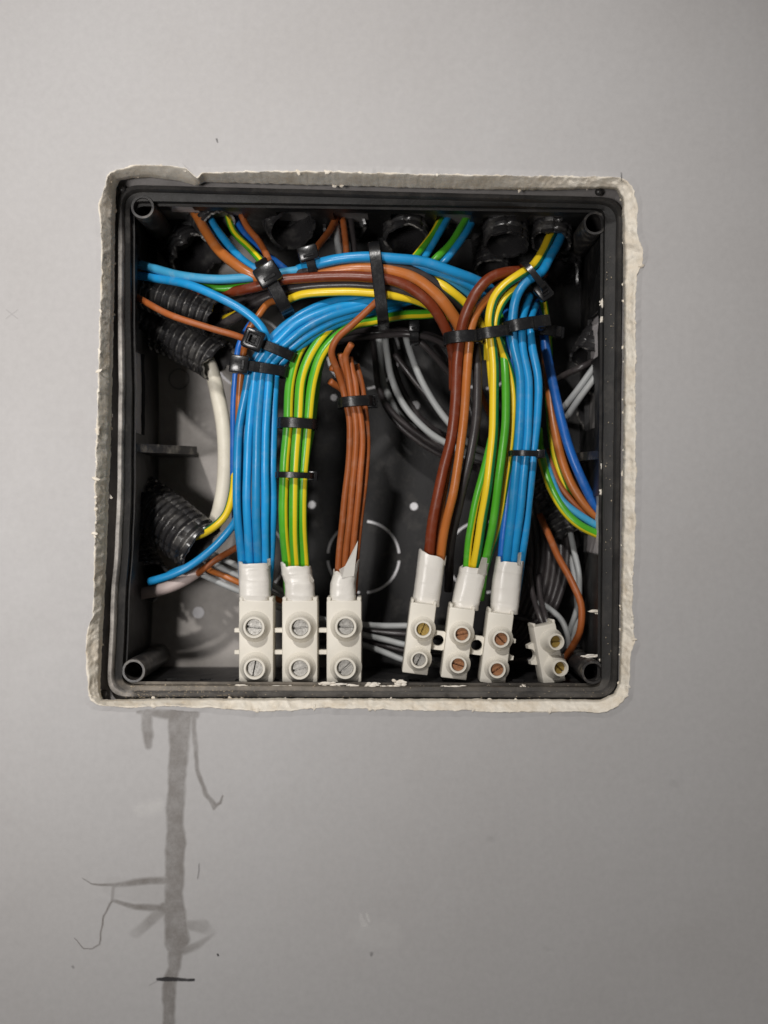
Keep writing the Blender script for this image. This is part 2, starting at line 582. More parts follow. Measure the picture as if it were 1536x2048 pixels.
# broken gypsum edge: a torn fringe on the face, then the sloping cut down to the box
NR = 16
verts, faces = [], []
for (du, dv, to, ti) in hole:
    u0, v0 = CU + du * to, CV + dv * to
    fr = 0.6 + 5.0 * max(0, nz(u0 * .025, v0 * .025, 7) + 0.12) + 2.4 * max(0, nz(u0 * .13, v0 * .13, 8))
    ring = [(to + fr, -0.05), (to + fr * .6, -0.45 - 0.5 * max(0, nz(u0 * .1, v0 * .1, 4)))]
    for r in range(NR):
        f = r / (NR - 1)
        rad = to * (1 - f) + ti * f
        wfr = min(1.0, max(0.0, (max(du, dv) - 0.42) / 0.2))
        steep = -0.4 + 12.4 * (f ** 1.15)
        shelf = -0.4 + 4.2 * f if f < .84 else 3.13 + 8.9 * (f - .84) / .16
        wl = 0.6 * min(1.0, max(0.0, (-du - 0.5) / 0.2))
        mid = -0.4 + 7.0 * f if f < .75 else 4.85 + 7.1 * (f - .75) / .25
        dep = (steep * (1 - wfr) + shelf * wfr) * (1 - wl) + mid * wl
        amp = (1.0 if 0 < r < NR - 1 else 0.4) * (0.62 if max(du, dv) > .45 else 0.42)
        uu, vv = CU + du * rad, CV + dv * rad
        chip = abs(nz(uu * .035, vv * .035, 11)) * 2.2 + abs(nz(uu * .09, vv * .09, 12)) * 1.3 - 1.0
        dep += amp * (0.9 * chip + 0.25 * nz(uu * .3, vv * .3, 13))
        rad += amp * (2.4 * nz(uu * .03, vv * .03, 20) + 1.0 * nz(uu * .14, vv * .14, 30))
        ring.append((rad, dep))
    ring.append((ti + 2, 13.5))
    for rad, dep in ring: verts.append(P(CU + du * rad, CV + dv * rad, dep))
R = NR + 3
for i in range(NH):
    j = (i + 1) % NH
    for r in range(R - 1):
        faces.append((i * R + r, j * R + r, j * R + r + 1, i * R + r + 1))
mesh_obj('cut_edge', verts, faces, M['gypsum'], wall)

# ragged paper fibres and crumbs clinging to the cut edge
bmf = bmesh.new()
for k in range(190):
    du, dv, to, ti = hole[random.randrange(NH)]
    u0, v0 = CU + du * to, CV + dv * to
    if v0 < 700 and u0 < 1200 and random.random() < .6: continue
    f = random.choice([0, 0, 1, random.random()])
    rad = to * (1 - f) + ti * f
    c = P(CU + du * rad, CV + dv * rad, -0.3 + 12 * f)
    s = random.uniform(.0002, .00075)
    r = bmesh.ops.create_icosphere(bmf, subdivisions=1, radius=s)
    st = random.uniform(.6, 2.2); an = random.uniform(0, 3.1)
    for v in r['verts']:
        p = v.co * random.uniform(.7, 1.3)
        p = Vector((p.x * st, p.y * .7, p.z))
        v.co = c + Matrix.Rotation(an, 3, 'Y') @ p
o = bm_obj('edge_crumb', bmf, M['gypsum'], wall)
o['kind'] = 'stuff'


# ------------------------------------------------------------------ marks on the wall: drips, pencil, smears
def stroke_patch(name, strokes, mat, step=1.6, soft=6.0, lift=0.00012, label=None, wob=1.0):
    """strokes: (points [(u,v,halfwidth)], strength)"""
    us = [p[0] for s in strokes for p in s[0]]; vs = [p[1] for s in strokes for p in s[0]]
    hw = max(p[2] for s in strokes for p in s[0]) + 6
    u0, u1, v0, v1 = min(us) - hw, max(us) + hw, min(vs) - hw, max(vs) + hw
    U, V = np.meshgrid(np.arange(u0, u1, step), np.arange(v0, v1, step))
    Wx = U + wob * (np.sin(V * .07 + 1) * .8 + np.sin(V * .23) * .5)
    Wy = V + wob * (np.sin(U * .09) * .6)
    A = np.zeros_like(U)
    if wob:
        Wx = Wx + 1.6 * np.sin(U * .11 + V * .05) * np.sin(V * .037 + 2)
    for pts, amt in strokes:
        for si, (a, b) in enumerate(zip(pts, pts[1:])):
            dx, dy = b[0] - a[0], b[1] - a[1]
            L2 = dx * dx + dy * dy + 1e-9
            t = np.clip(((Wx - a[0]) * dx + (Wy - a[1]) * dy) / L2, 0, 1)
            d = np.hypot(Wx - a[0] - t * dx, Wy - a[1] - t * dy)
            w = a[2] * (1 - t) + b[2] * t
            sf = np.minimum(soft, np.maximum(w, .8))
            g_ = (si + t) / (len(pts) - 1)
            am = amt if isinstance(amt, (int, float)) else amt[0] * (1 - g_) + amt[1] * g_
            A = np.maximum(A, np.clip((w + sf * .5 - d) / sf, 0, 1) * am)
    ny, nx = U.shape
    keep = A > 0.015
    q = keep[:-1, :-1] | keep[1:, :-1] | keep[:-1, 1:] | keep[1:, 1:]
    iy, ix = np.nonzero(q)
    idx = -np.ones(U.size, int)
    quads = np.stack([iy * nx + ix, (iy + 1) * nx + ix, (iy + 1) * nx + ix + 1, iy * nx + ix + 1], 1)
    used = np.unique(quads)
    idx[used] = np.arange(len(used))
    X = (U.ravel()[used] - 768) / PX; Z = (1024 - V.ravel()[used]) / PX
    ver = [(x, -lift, z) for x, z in zip(X, Z)]
    o = mesh_obj(name, ver, [tuple(int(k) for k in r) for r in idx[quads]], mat, wall)
    at = o.data.attributes.new('strength', 'FLOAT', 'POINT')
    at.data.foreach_set('value', A.ravel()[used].astype(np.float32))
    if label: o['label'] = label
    return o


main = [(359, 1432, 24), (359, 1450, 22), (356, 1527, 17.5), (351, 1600, 16.5), (350, 1657, 16), (352, 1690, 19), (349, 1740, 18), (348, 1788, 18),
        (351, 1837, 22), (354, 1880, 25), (351, 1905, 15), (348, 1934, 13), (340, 1958, 14), (338, 2000, 13), (337, 2070, 12)]
stroke_patch('drip_stain', [
    (main, .56),
    ([(275, 1424, 3), (330, 1428, 9), (390, 1428, 8)], .5),
    ([(294, 1430, 12), (296, 1470, 10), (296, 1492, 7)], .5),
    ([(386, 1430, 5), (390, 1500, 4.5), (398, 1550, 4), (412, 1588, 4), (430, 1612, 3.5), (440, 1606, 3), (445, 1592, 1.8)], .5),
    ([(412, 1590, 2), (428, 1618, 2.5), (438, 1606, 2)], .45),
    ([(335, 1760, 7), (270, 1764, 6), (226, 1771, 4)], .6),
    ([(228, 1770, 3), (200, 1769, 2), (180, 1767, 1.2), (166, 1757, .7)], .6),
    ([(226, 1772, 3), (224, 1800, 3)], .4),
    ([(228, 1774, 20), (310, 1786, 22)], .06),
    ([(225, 1801, 3), (270, 1813, 5), (332, 1818, 8)], .6),
    ([(224, 1803, 2), (208, 1832, 1.5), (203, 1862, 1.3), (200, 1888, 1.2), (185, 1897, 1), (168, 1897, 1), (148, 1876, .6)], .7),
    ([(330, 1815, 11), (300, 1842, 10), (272, 1866, 10)], (.55, .12)),
    ([(372, 1850, 8), (405, 1852, 14), (425, 1866, 8)], (.3, .1)),
    ([(368, 1902, 7), (395, 1890, 7), (428, 1868, 3)], (.5, .2)),
], M['stain'], label='dried grey drip running down the wall below the box')
stroke_patch('pencil_mark', [([(314, 1958, 2.6), (332, 1957, 4.2), (350, 1958, 3.6), (374, 1960, 2.6), (386, 1959, 2.6)], .95),
                             ([(300, 1971, .6), (320, 1957, .8)], .3)], M['pencil'], step=1.0, soft=1.6, lift=0.00022,
             label='short black pencil line across the drip')
stroke_patch('pencil_mark', [([(399, 1726, .9), (398, 1738, 1.2), (396, 1756, .9)], .5)], M['pencil'], step=.8, soft=1.2, lift=0.0002)
stroke_patch('pencil_mark', [([(12, 620, .8), (36, 637, .8)], .15), ([(36, 619, .8), (14, 638, .8)], .15)], M['pencil'], step=.8, soft=1.2, lift=0.0002,
             label='faint pencil cross left of the box')
stroke_patch('pencil_mark', [([(1241, 346, .7), (1243, 362, 1)], .8)], M['pencil'], step=.7, soft=1, lift=0.0009)
stroke_patch('dirt_speck', [([(435, 279, 1.8), (436, 285, 1.2)], .7)], M['pencil'], step=.7, soft=1, lift=0.0002)
stroke_patch('dirt_speck', [([(436, 1909, 1.8), (437, 1911, 1.6)], .8)], M['pencil'], step=.7, soft=1, lift=0.0002)
stroke_patch('dirt_speck', [([(743, 1906, 3), (742, 1910, 2)], .3)], M['pencil'], step=1, soft=3, lift=0.0002)
stroke_patch('dirt_speck', [([(145, 1933, 2.2), (146, 1935, 2)], .35)], M['pencil'], step=1, soft=2, lift=0.0002)
stroke_patch('pale_smear', [([(722, 1830, 3), (728, 1850, 6)], .4), ([(734, 1828, 2), (737, 1842, 2.5)], .6),
                            ([(730, 1865, 26), (770, 1870, 30)], .13)], M['smear'], soft=22, lift=0.00012)
stroke_patch('pale_smear', [([(285, 1620, 14), (318, 1612, 12)], .28)], M['smear'], soft=16, lift=0.00012)
stroke_patch('dirt_speck', [([(1345, 1565, 7), (1350, 1570, 6)], .05)], M['pencil'], step=2, soft=9, lift=0.0002)
stroke_patch('dirt_speck', [([(1093, 1896, 6), (1096, 1898, 5)], .05)], M['pencil'], step=2, soft=8, lift=0.0002)
stroke_patch('dirt_speck', [([(978, 1677, 6), (984, 1679, 5)], .05)], M['pencil'], step=2, soft=8, lift=0.0002)

# ------------------------------------------------------------------ masonry pocket the box sits in
RIMD, BACKD = 14.0, 80.0
RO = [(234, 368), (1247, 394), (1236, 1397), (212, 1395)]        # rim outside corners TL TR BR BL (pixels at rim depth)
RI = [(256, 398), (1213, 412), (1206, 1377), (240, 1373)]        # opening corners


def quad_pt(q, s, t):
    a = (q[0][0] * (1 - s) + q[1][0] * s, q[0][1] * (1 - s) + q[1][1] * s)
    b = (q[3][0] * (1 - s) + q[2][0] * s, q[3][1] * (1 - s) + q[2][1] * s)
    return a[0] * (1 - t) + b[0] * t, a[1] * (1 - t) + b[1] * t


BOW = [(368, 0), (500, 3), (600, 5), (800, 10.5), (1000, 12), (1090, 10), (1200, 4), (1397, 0)]


def bow(u, v):
    """the left side of the box is pushed in a little"""
    w = max(0.0, min(1.0, (330 - u) / 60))
    if w <= 0: return u
    for (a, x), (b, y) in zip(BOW, BOW[1:]):
        if a <= v <= b:
            f = (v - a) / (b - a); f = f * f * (3 - 2 * f)
            return u + w * (x * (1 - f) + y * f)
    return u


def B3(s, t, d, grow=0.0):
    """inside of the box: s left-right, t top-bottom of the opening, d depth mm, straight back"""
    u, v = quad_pt(RI, s, t)
    p = P(bow(u, v), v, RIMD)
    return Vector((p.x, d / 1000, p.z))


def box_px(u, v, d):
    """same as P"""
    return P(u, v, d)


g = 0.0021
co = [B3(0, 0, 0), B3(1, 0, 0), B3(1, 1, 0), B3(0, 1, 0)]
cs = [(-1, 1), (1, 1), (1, -1), (-1, -1)]
verts, faces = [], []
for d in (0.0145, 0.0205, 0.088):
    for p, (sx, sz) in zip(co, cs): verts.append(Vector((p.x + sx * (g if d > .02 else .0078), d, p.z + sz * (g if d > .02 else .0078))))
for q in (0, 4):
    for k in range(4): faces.append((q + k, q + (k + 1) % 4, q + 4 + (k + 1) % 4, q + 4 + k))
faces.append((8, 9, 10, 11))
# shoulder running out behind the plasterboard
n0 = len(verts)
for p, (sx, sz) in zip(co, cs): verts.append(Vector((p.x + sx * 0.06, 0.0150, p.z + sz * 0.06)))
for k in range(4): faces.append((k, (k + 1) % 4, n0 + (k + 1) % 4, n0 + k))
tag(mesh_obj('masonry_pocket', verts, faces, M['cavity'], smooth=False), kind='structure')

# ------------------------------------------------------------------ the junction box
box = empty('junction_box', B3(.5, 1, 14))
tag(box, 'square black plastic junction box sunk in the wall, open front', 'junction box')


def boxpart(name, verts, faces, mat=None, smooth=False):
    org = Vector(box.location)
    o = mesh_obj(name, [v - org for v in verts], faces, mat or M['box'], box, smooth)
    return o


def round_quad(q, r, n=8):
    """rounded corner polygon (pixels)"""
    out = []
    for k in range(4):
        p, a, b = Vector(q[k]), Vector(q[k - 1]), Vector(q[(k + 1) % 4])
        da, db = (a - p).normalized(), (b - p).normalized()
        p0, p1 = p + da * r, p + db * r
        for i in range(n + 1):
            t = i / n
            out.append(p0 * (1 - t) ** 2 + p * 2 * t * (1 - t) + p1 * t ** 2)
    return out


def inset_quad(q, px):
    c = Vector((sum(p[0] for p in q) / 4, sum(p[1] for p in q) / 4))
    out = []
    for p in q:
        d = Vector(p) - c
        out.append((p[0] - math.copysign(px, d.x), p[1] - math.copysign(px, d.y)))
    return out


# rim: outer flange, raised bead, step down to the opening
loops = [(round_quad(RO, 44), 34), (round_quad(RO, 44), 15.0), (round_quad(inset_quad(RO, 2), 42), 14.0), (round_quad(inset_quad(RO, 9), 40), 13.6),
         (round_quad(inset_quad(RO, 11), 38), 14.2), (round_quad(inset_quad(RO, 12.5), 38), 16.6), (round_quad(inset_quad(RO, 20), 34), 17.0),
         (round_quad(RI, 22), 17.2), (round_quad(inset_quad(RI, 1), 22), 20.5), (round_quad(inset_quad(RI, -6), 22), 20.5)]
# densify the straight runs so the relief can wander a little
verts, faces = [], []


def dens(lp, n):
    lp = [(p.x, p.y) for p in lp]
    return lp


NL = len(loops[0][0])
DN = 26
for lp, d in loops:
    pts = []
    for k in range(NL):
        a, b = lp[k], lp[(k + 1) % NL]
        m = DN if (k + 1) % 9 == 0 else 1
        for i in range(m):
            t = i / m
            pts.append(a.lerp(b, t))
    for p in pts:
        w = 0.9 * nz(p.x * .02, p.y * .02, 40) if d < 30 else 0
        q = P(bow(p.x, p.y) + w, p.y + w * .6, RIMD)
        verts.append(Vector((q.x, (d + 0.25 * nz(p.x * .013, p.y * .013, 41)) / 1000, q.z)))
NP = len(verts) // len(loops)
def ring_faces(r0, r1):
    return [(r * NP + k, r * NP + (k + 1) % NP, (r + 1) * NP + (k + 1) % NP, (r + 1) * NP + k) for r in range(r0, r1) for k in range(NP)]


LB = 5                                    # loops 0..LB make the outer bead
o = boxpart('rim_bead', verts[:(LB + 1) * NP], ring_faces(0, LB), M['bead'])
smooth_by_angle(o, 38)
vb, verts = verts, verts[LB * NP:]
o = boxpart('rim', verts, ring_faces(0, len(loops) - 1 - LB), M['dustrim'])
smooth_by_angle(o, 38)

# side walls as knock-out grids: cells missing where knock-outs were broken away
NSIDE, ND = 40, 9
D0, D1 = 19.0, 80.0


def side_wall(name, fn, nrm, missing):
    """fn(a, d)->point on the inner face; nrm outward"""
    bm = bmesh.new()
    grid = {}
    th = Vector(nrm) * 0.0018
    def vert(i, j, lay):
        key = (i, j, lay)
        if key not in grid:
            a = i / NSIDE; d = D0 + (D1 - D0) * j / ND
            jit = 0.0
            p = fn(a, d) + (th if lay else Vector())
            p += Vector((nz(i * 3.1, j * 2.7, 50 + lay), 0.8 * nz(i * 1.3, j * 4.1, 53), nz(i * 2.3, j * 1.9, 57))) * (0.0004 if 0 < i < NSIDE and 0 < j < ND else 0)
            grid[key] = bm.verts.new(p - Vector(box.location))
        return grid[key]
    solid = lambda i, j: 0 <= i < NSIDE and 0 <= j < ND and not missing(i / NSIDE + .5 / NSIDE, D0 + (D1 - D0) * (j + .5) / ND, i, j)
    for i in range(NSIDE):
        for j in range(ND):
            if not solid(i, j): continue
            for lay in (0, 1):
                f = [vert(i, j, lay), vert(i + 1, j, lay), vert(i + 1, j + 1, lay), vert(i, j + 1, lay)]
                bm.faces.new(f if lay == 0 else f[::-1])
            for (di, dj, e) in ((-1, 0, ((i, j), (i, j + 1))), (1, 0, ((i + 1, j), (i + 1, j + 1))), (0, -1, ((i, j), (i + 1, j))), (0, 1, ((i, j + 1), (i + 1, j + 1)))):
                if not solid(i + di, j + dj):
                    (a, b), (c, d) = e
                    bm.faces.new([vert(a, b, 0), vert(c, d, 0), vert(c, d, 1), vert(a, b, 1)])
    return bm_obj(name, bm, M['box'], box)


def tt(v): return (v - 398) / (1375 - 398)
def ss(u): return (u - 256) / (1210 - 256)


def miss_left(a, d, i, j):
    tooth = 2.5 if i % 2 else 0
    if tt(690) < a < tt(868) and 22 + tooth < d < 47 + tooth: return True
    if tt(500) < a < tt(640) and 32 < d < 62: return True
    if tt(440) < a < tt(480) and 26 < d < 40: return True
    if tt(990) < a < tt(1120) and 36 < d < 66: return True
    return False


def miss_right(a, d, i, j):
    if tt(605) < a < tt(680) and 30 < d < 60: return True
    if tt(740) < a < tt(830) and 40 < d < 66: return True
    if tt(975) < a < tt(1105) and 24 < d < 64: return True
    return False


def miss_top(a, d, i, j):
    for c in (330, 425, 575, 690, 815, 905, 1010, 1105):
        if abs(a - ss(c)) < .042 and 30 < d < 62: return True
    if ss(330) < a < ss(372) and 24 < d < 40: return True
    return False


def miss_bottom(a, d, i, j):
    return (j == 2 and i % 3 == 0)


side_wall('side_panel', lambda a, d: B3(0, a, d), (-1, 0, 0), miss_left)
side_wall('side_panel', lambda a, d: B3(1, a, d), (1, 0, 0), miss_right)
side_wall('side_panel', lambda a, d: B3(a, 0, d), (0, 0, 1), miss_top)
side_wall('side_panel', lambda a, d: B3(a, 1, d), (0, 0, -1), miss_bottom)

# plaster pressed against the outside of the broken knock-outs
M['pressed'] = plaster_material('pressed_plaster', (0.66, 0.62, 0.62), (0.5, 0.46, 0.46))
for side, (a0, a1, d0, d1) in ((0, (tt(680), tt(878), 20.5, 51)), (1, (tt(970), tt(1110), 22, 66)), (1, (tt(600), tt(685), 28, 62)), (2, (ss(322), ss(380), 22, 42))):
    fn = (lambda a, d: B3(0, a, d) + Vector((-.0013, 0, 0)), lambda a, d: B3(1, a, d) + Vector((.0013, 0, 0)), lambda a, d: B3(a, 0, d) + Vector((0, 0, .0013)))[side]
    n, m_ = 14, 6
    ver = [fn(a0 + (a1 - a0) * i / n, d0 + (d1 - d0) * j / m_) for i in range(n + 1) for j in range(m_ + 1)]
    ver = [p + Vector((0.0003 * nz(p.z * 400, p.y * 400, 70), 0, 0.0003 * nz(p.z * 300, p.y * 500, 71))) for p in ver]
    boxpart('plaster_filling', ver, [(i * (m_ + 1) + j, i * (m_ + 1) + j + 1, (i + 1) * (m_ + 1) + j + 1, (i + 1) * (m_ + 1) + j) for i in range(n) for j in range(m_)], M['pressed'], True)

# back panel
verts, faces = [], []
NB = 24
for j in range(NB + 1):
    for i in range(NB + 1):
        p = B3(i / NB, j / NB, BACKD)
        p.y += 0.0006 * nz(i * .5, j * .5, 60)
        verts.append(p)
for j in range(NB):
    for i in range(NB):
        a = j * (NB + 1) + i
        faces.append((a, a + 1, a + NB + 2, a + NB + 1))
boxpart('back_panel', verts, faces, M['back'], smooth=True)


def bpx(u, v, lift=0.0):
    return P(u, v, BACKD - lift)


def arc_piece(cu, cv, r0, r1, a0, a1, lift=0.5, mat=None, name='knockout_ring'):
    n = max(4, int(abs(a1 - a0) / 6))
    verts, faces = [], []
    for i in range(n + 1):
        a = math.radians(a0 + (a1 - a0) * i / n)
        for r, l in ((r0, -0.8), (r0, lift), (r1, lift), (r1, -0.8)):
            verts.append(bpx(cu + r * math.cos(a), cv + r * math.sin(a), l))
    for i in range(n):
        for k in range(3):
            faces.append((i * 4 + k, i * 4 + k + 1, i * 4 + 4 + k + 1, i * 4 + 4 + k))
    faces.append((0, 1, 2, 3)); faces.append((n * 4, n * 4 + 1, n * 4 + 2, n * 4 + 3))
    return boxpart(name, verts, faces, mat or M['fill'])


def arc_gap(cu, cv, r0=69, r1=74):
    for q in range(4):
        arc_piece(cu, cv, r0, r1, q * 90 + 6, q * 90 + 84)


for (cu, cv) in ((727, 1114), (966, 1114), (500, 1114), (727, 706), (965, 706), (500, 706)):
    arc_gap(cu, cv)
for (cu, cv, r) in ((624, 1010, 8), (828, 1013, 8), (831, 811, 9), (397, 1225, 12), (668, 795, 7)):
    pf = [(0.0001, .35), (r * .9, .35), (r, .2), (r, -.8)]
    v_, f_ = lathe([(a / PX * 1.16, h / 1000) for a, h in pf], 18)
    c = bpx(cu, cv)
    boxpart('screw_hole_filling', [v + c for v in v_], f_, M['fill'])
arc_piece(358, 758, 19, 20.5, 0, 358, 0.25, M['box'], 'moulded_ring')

# screw posts in the four corners
for (u, v, dz) in ((285, 414, 16.5), (1190, 446, 20), (267, 1342, 17.5), (1186, 1345, 19)):
    c = P(u, v, dz); s = 1 / PX * (CAM_D + dz / 1000) / CAM_D
    pf = [(19 * s, -0.060), (24.5 * s, -0.058), (24 * s, -0.0006), (23 * s, 0), (18.5 * s, 0), (17.5 * s, -0.0008), (17 * s, -0.035), (0.0001, -0.035)]
    v_, f_ = lathe(pf, 28)
    o = boxpart('screw_post', [w + c for w in v_], f_, M['rim'])
    smooth_by_angle(o, 40)

# stiffening fins
for pts, v in (([(262, 876, 22), (268, 878, 24), (394, 893, 50), (394, 893, 79)], 0),
               ([(1208, 903, 26), (1150, 906, 52), (1148, 906, 79)], 1)):
    top = [P(*p) for p in pts]
    z = P(*pts[len(pts) // 2]).z
    xs = B3(0 if v == 0 else 1, .5, 0).x
    top = [Vector((p.x, p.y, z)) for p in top] + [Vector((xs + (-.003 if v == 0 else .001), .079, z))]
    top[0].x = xs + (-.003 if v == 0 else .001)
    n = len(top)
    ver = top + [p + Vector((0, 0, -.0030)) for p in top]
    fc = [tuple(range(n)), tuple(range(2 * n - 1, n - 1, -1))] + [(k, (k + 1) % n, n + (k + 1) % n, n + k) for k in range(n)]
    boxpart('fin', ver, fc, M['rim'])
    # triangular web under it
for (u, v, d) in ((200, 1387, 13.5), (1190, 383, 13.5), (236, 379, 13.5)):
    c = P(u + 8, v, d)
    v_, f_ = lathe([(0.0001, .0008), (.0007, .0007), (.0012, .0003), (.0013, -.001)], 14)
    boxpart('moulding_pip', [w + c for w in v_], f_, M['rim'], True)

# ------------------------------------------------------------------ wires
NW = [0]
GCOL = {}


def W(name, mat, wpx, pts, label, group=None, phase=0.0, twist=0.0, cat='wire', wob=0.00030, parent=None):
    path3 = [P(*p) for p in pts]
    path = spline(path3)
    NW[0] += 1
    sd = NW[0] * 7.3
    path = [p + Vector((nz(i * .07, sd, 0), nz(i * .07, sd, 5), nz(i * .07, sd, 9))) * wob for i, p in enumerate(path)]
    dm = sum(p[2] for p in pts) / len(pts)
    r = wpx / 2 / PX * (CAM_D + dm / 1000) / CAM_D
    me, org = tube_mesh(name, path, lambda t, th: r * (1 + .02 * nz(t * 40, sd, 2)), phase=phase, twist=twist)
    o = link(name, me, M[mat], parent)
    o.location = org
    if label: tag(o, label, cat, group)
    return o


ORD = ['leftmost', 'second from left', 'third from left', 'fourth from left', 'fifth from left', 'sixth from left']

# -- left blue bundle: from the left tape wrap up through the ties and over to the right
lb = [
    ([(487, 1180, 40), (483, 1120, 37), (475, 1030, 32), (474, 940, 30), (479, 850, 30), (492, 780, 29), (503, 735, 28), (524, 700, 27), (548, 672, 26), (585, 640, 25.5), (640, 612, 27), (690, 600, 29), (735, 597, 30), (790, 590, 36), (850, 560, 44)], 'blue wire, leftmost at the top of the left tape wrap'),
    ([(500, 1180, 40), (499, 1120, 36), (494, 1030, 30), (494, 940, 27.5), (499, 850, 27), (506, 780, 26.5), (512, 735, 26), (533, 702, 25), (556, 682, 24), (590, 650, 23), (650, 622, 24), (700, 609, 26), (742, 602, 27), (790, 600, 33), (860, 570, 42)], 'blue wire, second from left above the left tape wrap'),
    ([(515, 1180, 40), (516, 1120, 36), (512, 1030, 29.5), (513, 940, 26.5), (515, 850, 26), (520, 780, 26), (527, 735, 25.5), (546, 708, 25), (566, 692, 24), (600, 664, 23), (655, 634, 24), (705, 618, 26), (744, 610, 27.5), (790, 604, 34), (860, 580, 42)], 'blue wire, third from left above the left tape wrap'),
    ([(530, 1180, 40), (531, 1120, 37), (530, 1030, 31), (530, 940, 27.5), (532, 850, 27), (536, 780, 26.5), (541, 735, 26.5), (556, 714, 26.5), (576, 700, 26), (612, 672, 25), (665, 642, 26), (712, 626, 28), (744, 618, 30), (790, 610, 36), (860, 590, 44)], 'blue wire, fourth from left above the left tape wrap'),
    ([(534, 1180, 43), (540, 1120, 40), (545, 1030, 34), (545, 940, 30.5), (546, 850, 30), (549, 780, 29.5), (552, 740, 29.5), (566, 720, 29), (586, 702, 28.5), (622, 676, 28), (670, 650, 29), (715, 634, 31), (748, 626, 33), (800, 618, 38)], 'blue wire, rightmost at the top of the left tape wrap'),
    ([(500, 1180, 43), (490, 1090, 40), (484, 990, 36), (487, 890, 33), (500, 800, 32), (520, 735, 31), (545, 700, 30), (575, 655, 29), (620, 622, 30), (670, 604, 32), (730, 594, 34), (800, 580, 40)], 'blue wire behind the left bundle, outermost of its bend'),
]
for pts, lab in lb:
    W('wire', 'blue', 17.5, pts, lab, 'blue wires in the left bundle')

# -- left green and yellow bundle
lg = [
    ([(578, 1190, 40), (574, 1130, 37), (567, 1040, 31), (568, 950, 28), (576, 848, 27), (582, 756, 27.5), (598, 704, 29), (622, 672, 31), (655, 648, 33), (710, 636, 36), (760, 630, 40)], 'green and yellow wire, leftmost of the left striped bundle', .12, .03),
    ([(597, 1190, 40), (592, 1130, 36), (587, 1040, 29), (588, 950, 26), (596, 848, 25), (604, 756, 25.5), (624, 704, 27), (662, 656, 29.5), (705, 640, 33), (760, 634, 38)], 'green and yellow wire in the middle of the left striped bundle', .04, .04),
    ([(612, 1190, 40), (609, 1130, 37), (605, 1040, 31), (607, 950, 28), (616, 848, 27), (627, 756, 27), (650, 699, 28), (705, 652, 30), (752, 640, 32), (800, 631, 35), (850, 628, 39), (905, 620, 46)], 'green and yellow wire, rightmost of the left striped bundle, curving right', .09, .0),
    ([(590, 1190, 44), (588, 1130, 41), (583, 1040, 36), (586, 950, 33), (600, 848, 32), (606, 756, 33), (630, 690, 35), (668, 652, 37), (730, 630, 42)], 'green and yellow wire behind the left striped bundle', .3, .1),
    ([(604, 1190, 44), (604, 1130, 42), (600, 1040, 37), (604, 950, 34), (622, 848, 34), (632, 756, 35), (640, 720, 37), (655, 690, 40)], 'green and yellow wire behind the right edge of the left striped bundle', .5, .1),
]
for pts, lab, ph, tw in lg:
    W('wire', 'gy', 19.5, pts, lab, 'striped earth wires in the left bundle', ph, tw)

# -- left brown bundle with loose ends
lr = [
    ([(680, 1190, 40), (677, 1130, 37), (686, 1030, 33), (699, 900, 29), (700, 840, 28), (691, 800, 28), (684, 770, 27), (672, 735, 24), (663, 705, 21), (672, 680, 19.5), (705, 648, 20), (747, 608, 21), (775, 580, 30)], 'rust brown wire crossing in front of the striped bundle'),
    ([(690, 1190, 40), (690, 1130, 36), (700, 1030, 31), (711, 900, 27), (711, 840, 26), (704, 800, 26), (697, 750, 25), (692, 712, 23), (703, 688, 20)], 'rust brown wire end sticking up highest above the brown bundle'),
    ([(702, 1190, 40), (704, 1130, 36), (713, 1030, 31), (724, 900, 27.5), (722, 840, 26.5), (715, 800, 26.5), (711, 765, 26), (703, 735, 26), (700, 715, 27)], 'rust brown wire right of centre in the brown bundle'),
    ([(708, 1190, 42), (712, 1130, 39), (722, 1030, 34), (735, 900, 31), (732, 840, 30), (727, 800, 30), (721, 765, 30), (712, 730, 31)], 'rust brown wire, rightmost of the brown bundle'),
    ([(684, 1190, 43), (684, 1130, 40), (694, 1030, 36), (706, 900, 32), (706, 840, 31), (700, 800, 30.5), (692, 765, 29), (678, 742, 27), (662, 734, 25)], 'rust brown wire end bent left above the brown bundle'),
    ([(696, 1190, 43), (696, 1130, 41), (706, 1030, 36), (716, 900, 32), (714, 840, 31), (706, 800, 30), (700, 765, 28), (686, 730, 26), (681, 707, 24.5)], 'short rust brown wire end, second highest above the brown bundle'),
    ([(688, 1190, 44), (690, 1130, 42), (698, 1030, 38), (708, 900, 35), (707, 840, 34), (699, 800, 33), (684, 778, 31), (668, 768, 29), (660, 762, 28)], 'rust brown wire end bent left lowest above the brown bundle'),
]
for pts, lab in lr:
    W('wire', 'rust', 13.5 if 'crossing' not in lab else 14, pts, lab, 'rust brown wires in the left bundle')

# -- the arch
W('wire', 'blue', 21, [(596, 540, 27), (640, 527, 22), (682, 517, 20.5), (735, 513, 20), (790, 516, 20.5), (840, 522, 21.5), (900, 540, 23), (950, 560, 27), (985, 585, 34), (1010, 640, 42)], 'blue wire, topmost of the arch under the long black strap')
W('wire', 'blue', 19, [(690, 530, 27), (760, 524, 25), (823, 530, 24), (900, 552, 25), (950, 578, 29), (980, 610, 36)], 'blue wire, second from top where the arch meets the brown loop')
W('wire', 'paleblue', 18, [(760, 538, 33), (830, 538, 30), (900, 566, 29), (945, 594, 33), (975, 630, 40)], 'pale blue wire, lowest of three running under the brown loop')
W('wire', 'black', 19, [(585, 553, 29), (604, 545, 25.5), (646, 530, 23), (729, 525, 22), (760, 527, 22), (825, 541, 23), (865, 563, 25), (900, 594, 28), (930, 625, 33)], 'black wire, upper of two in the arch')
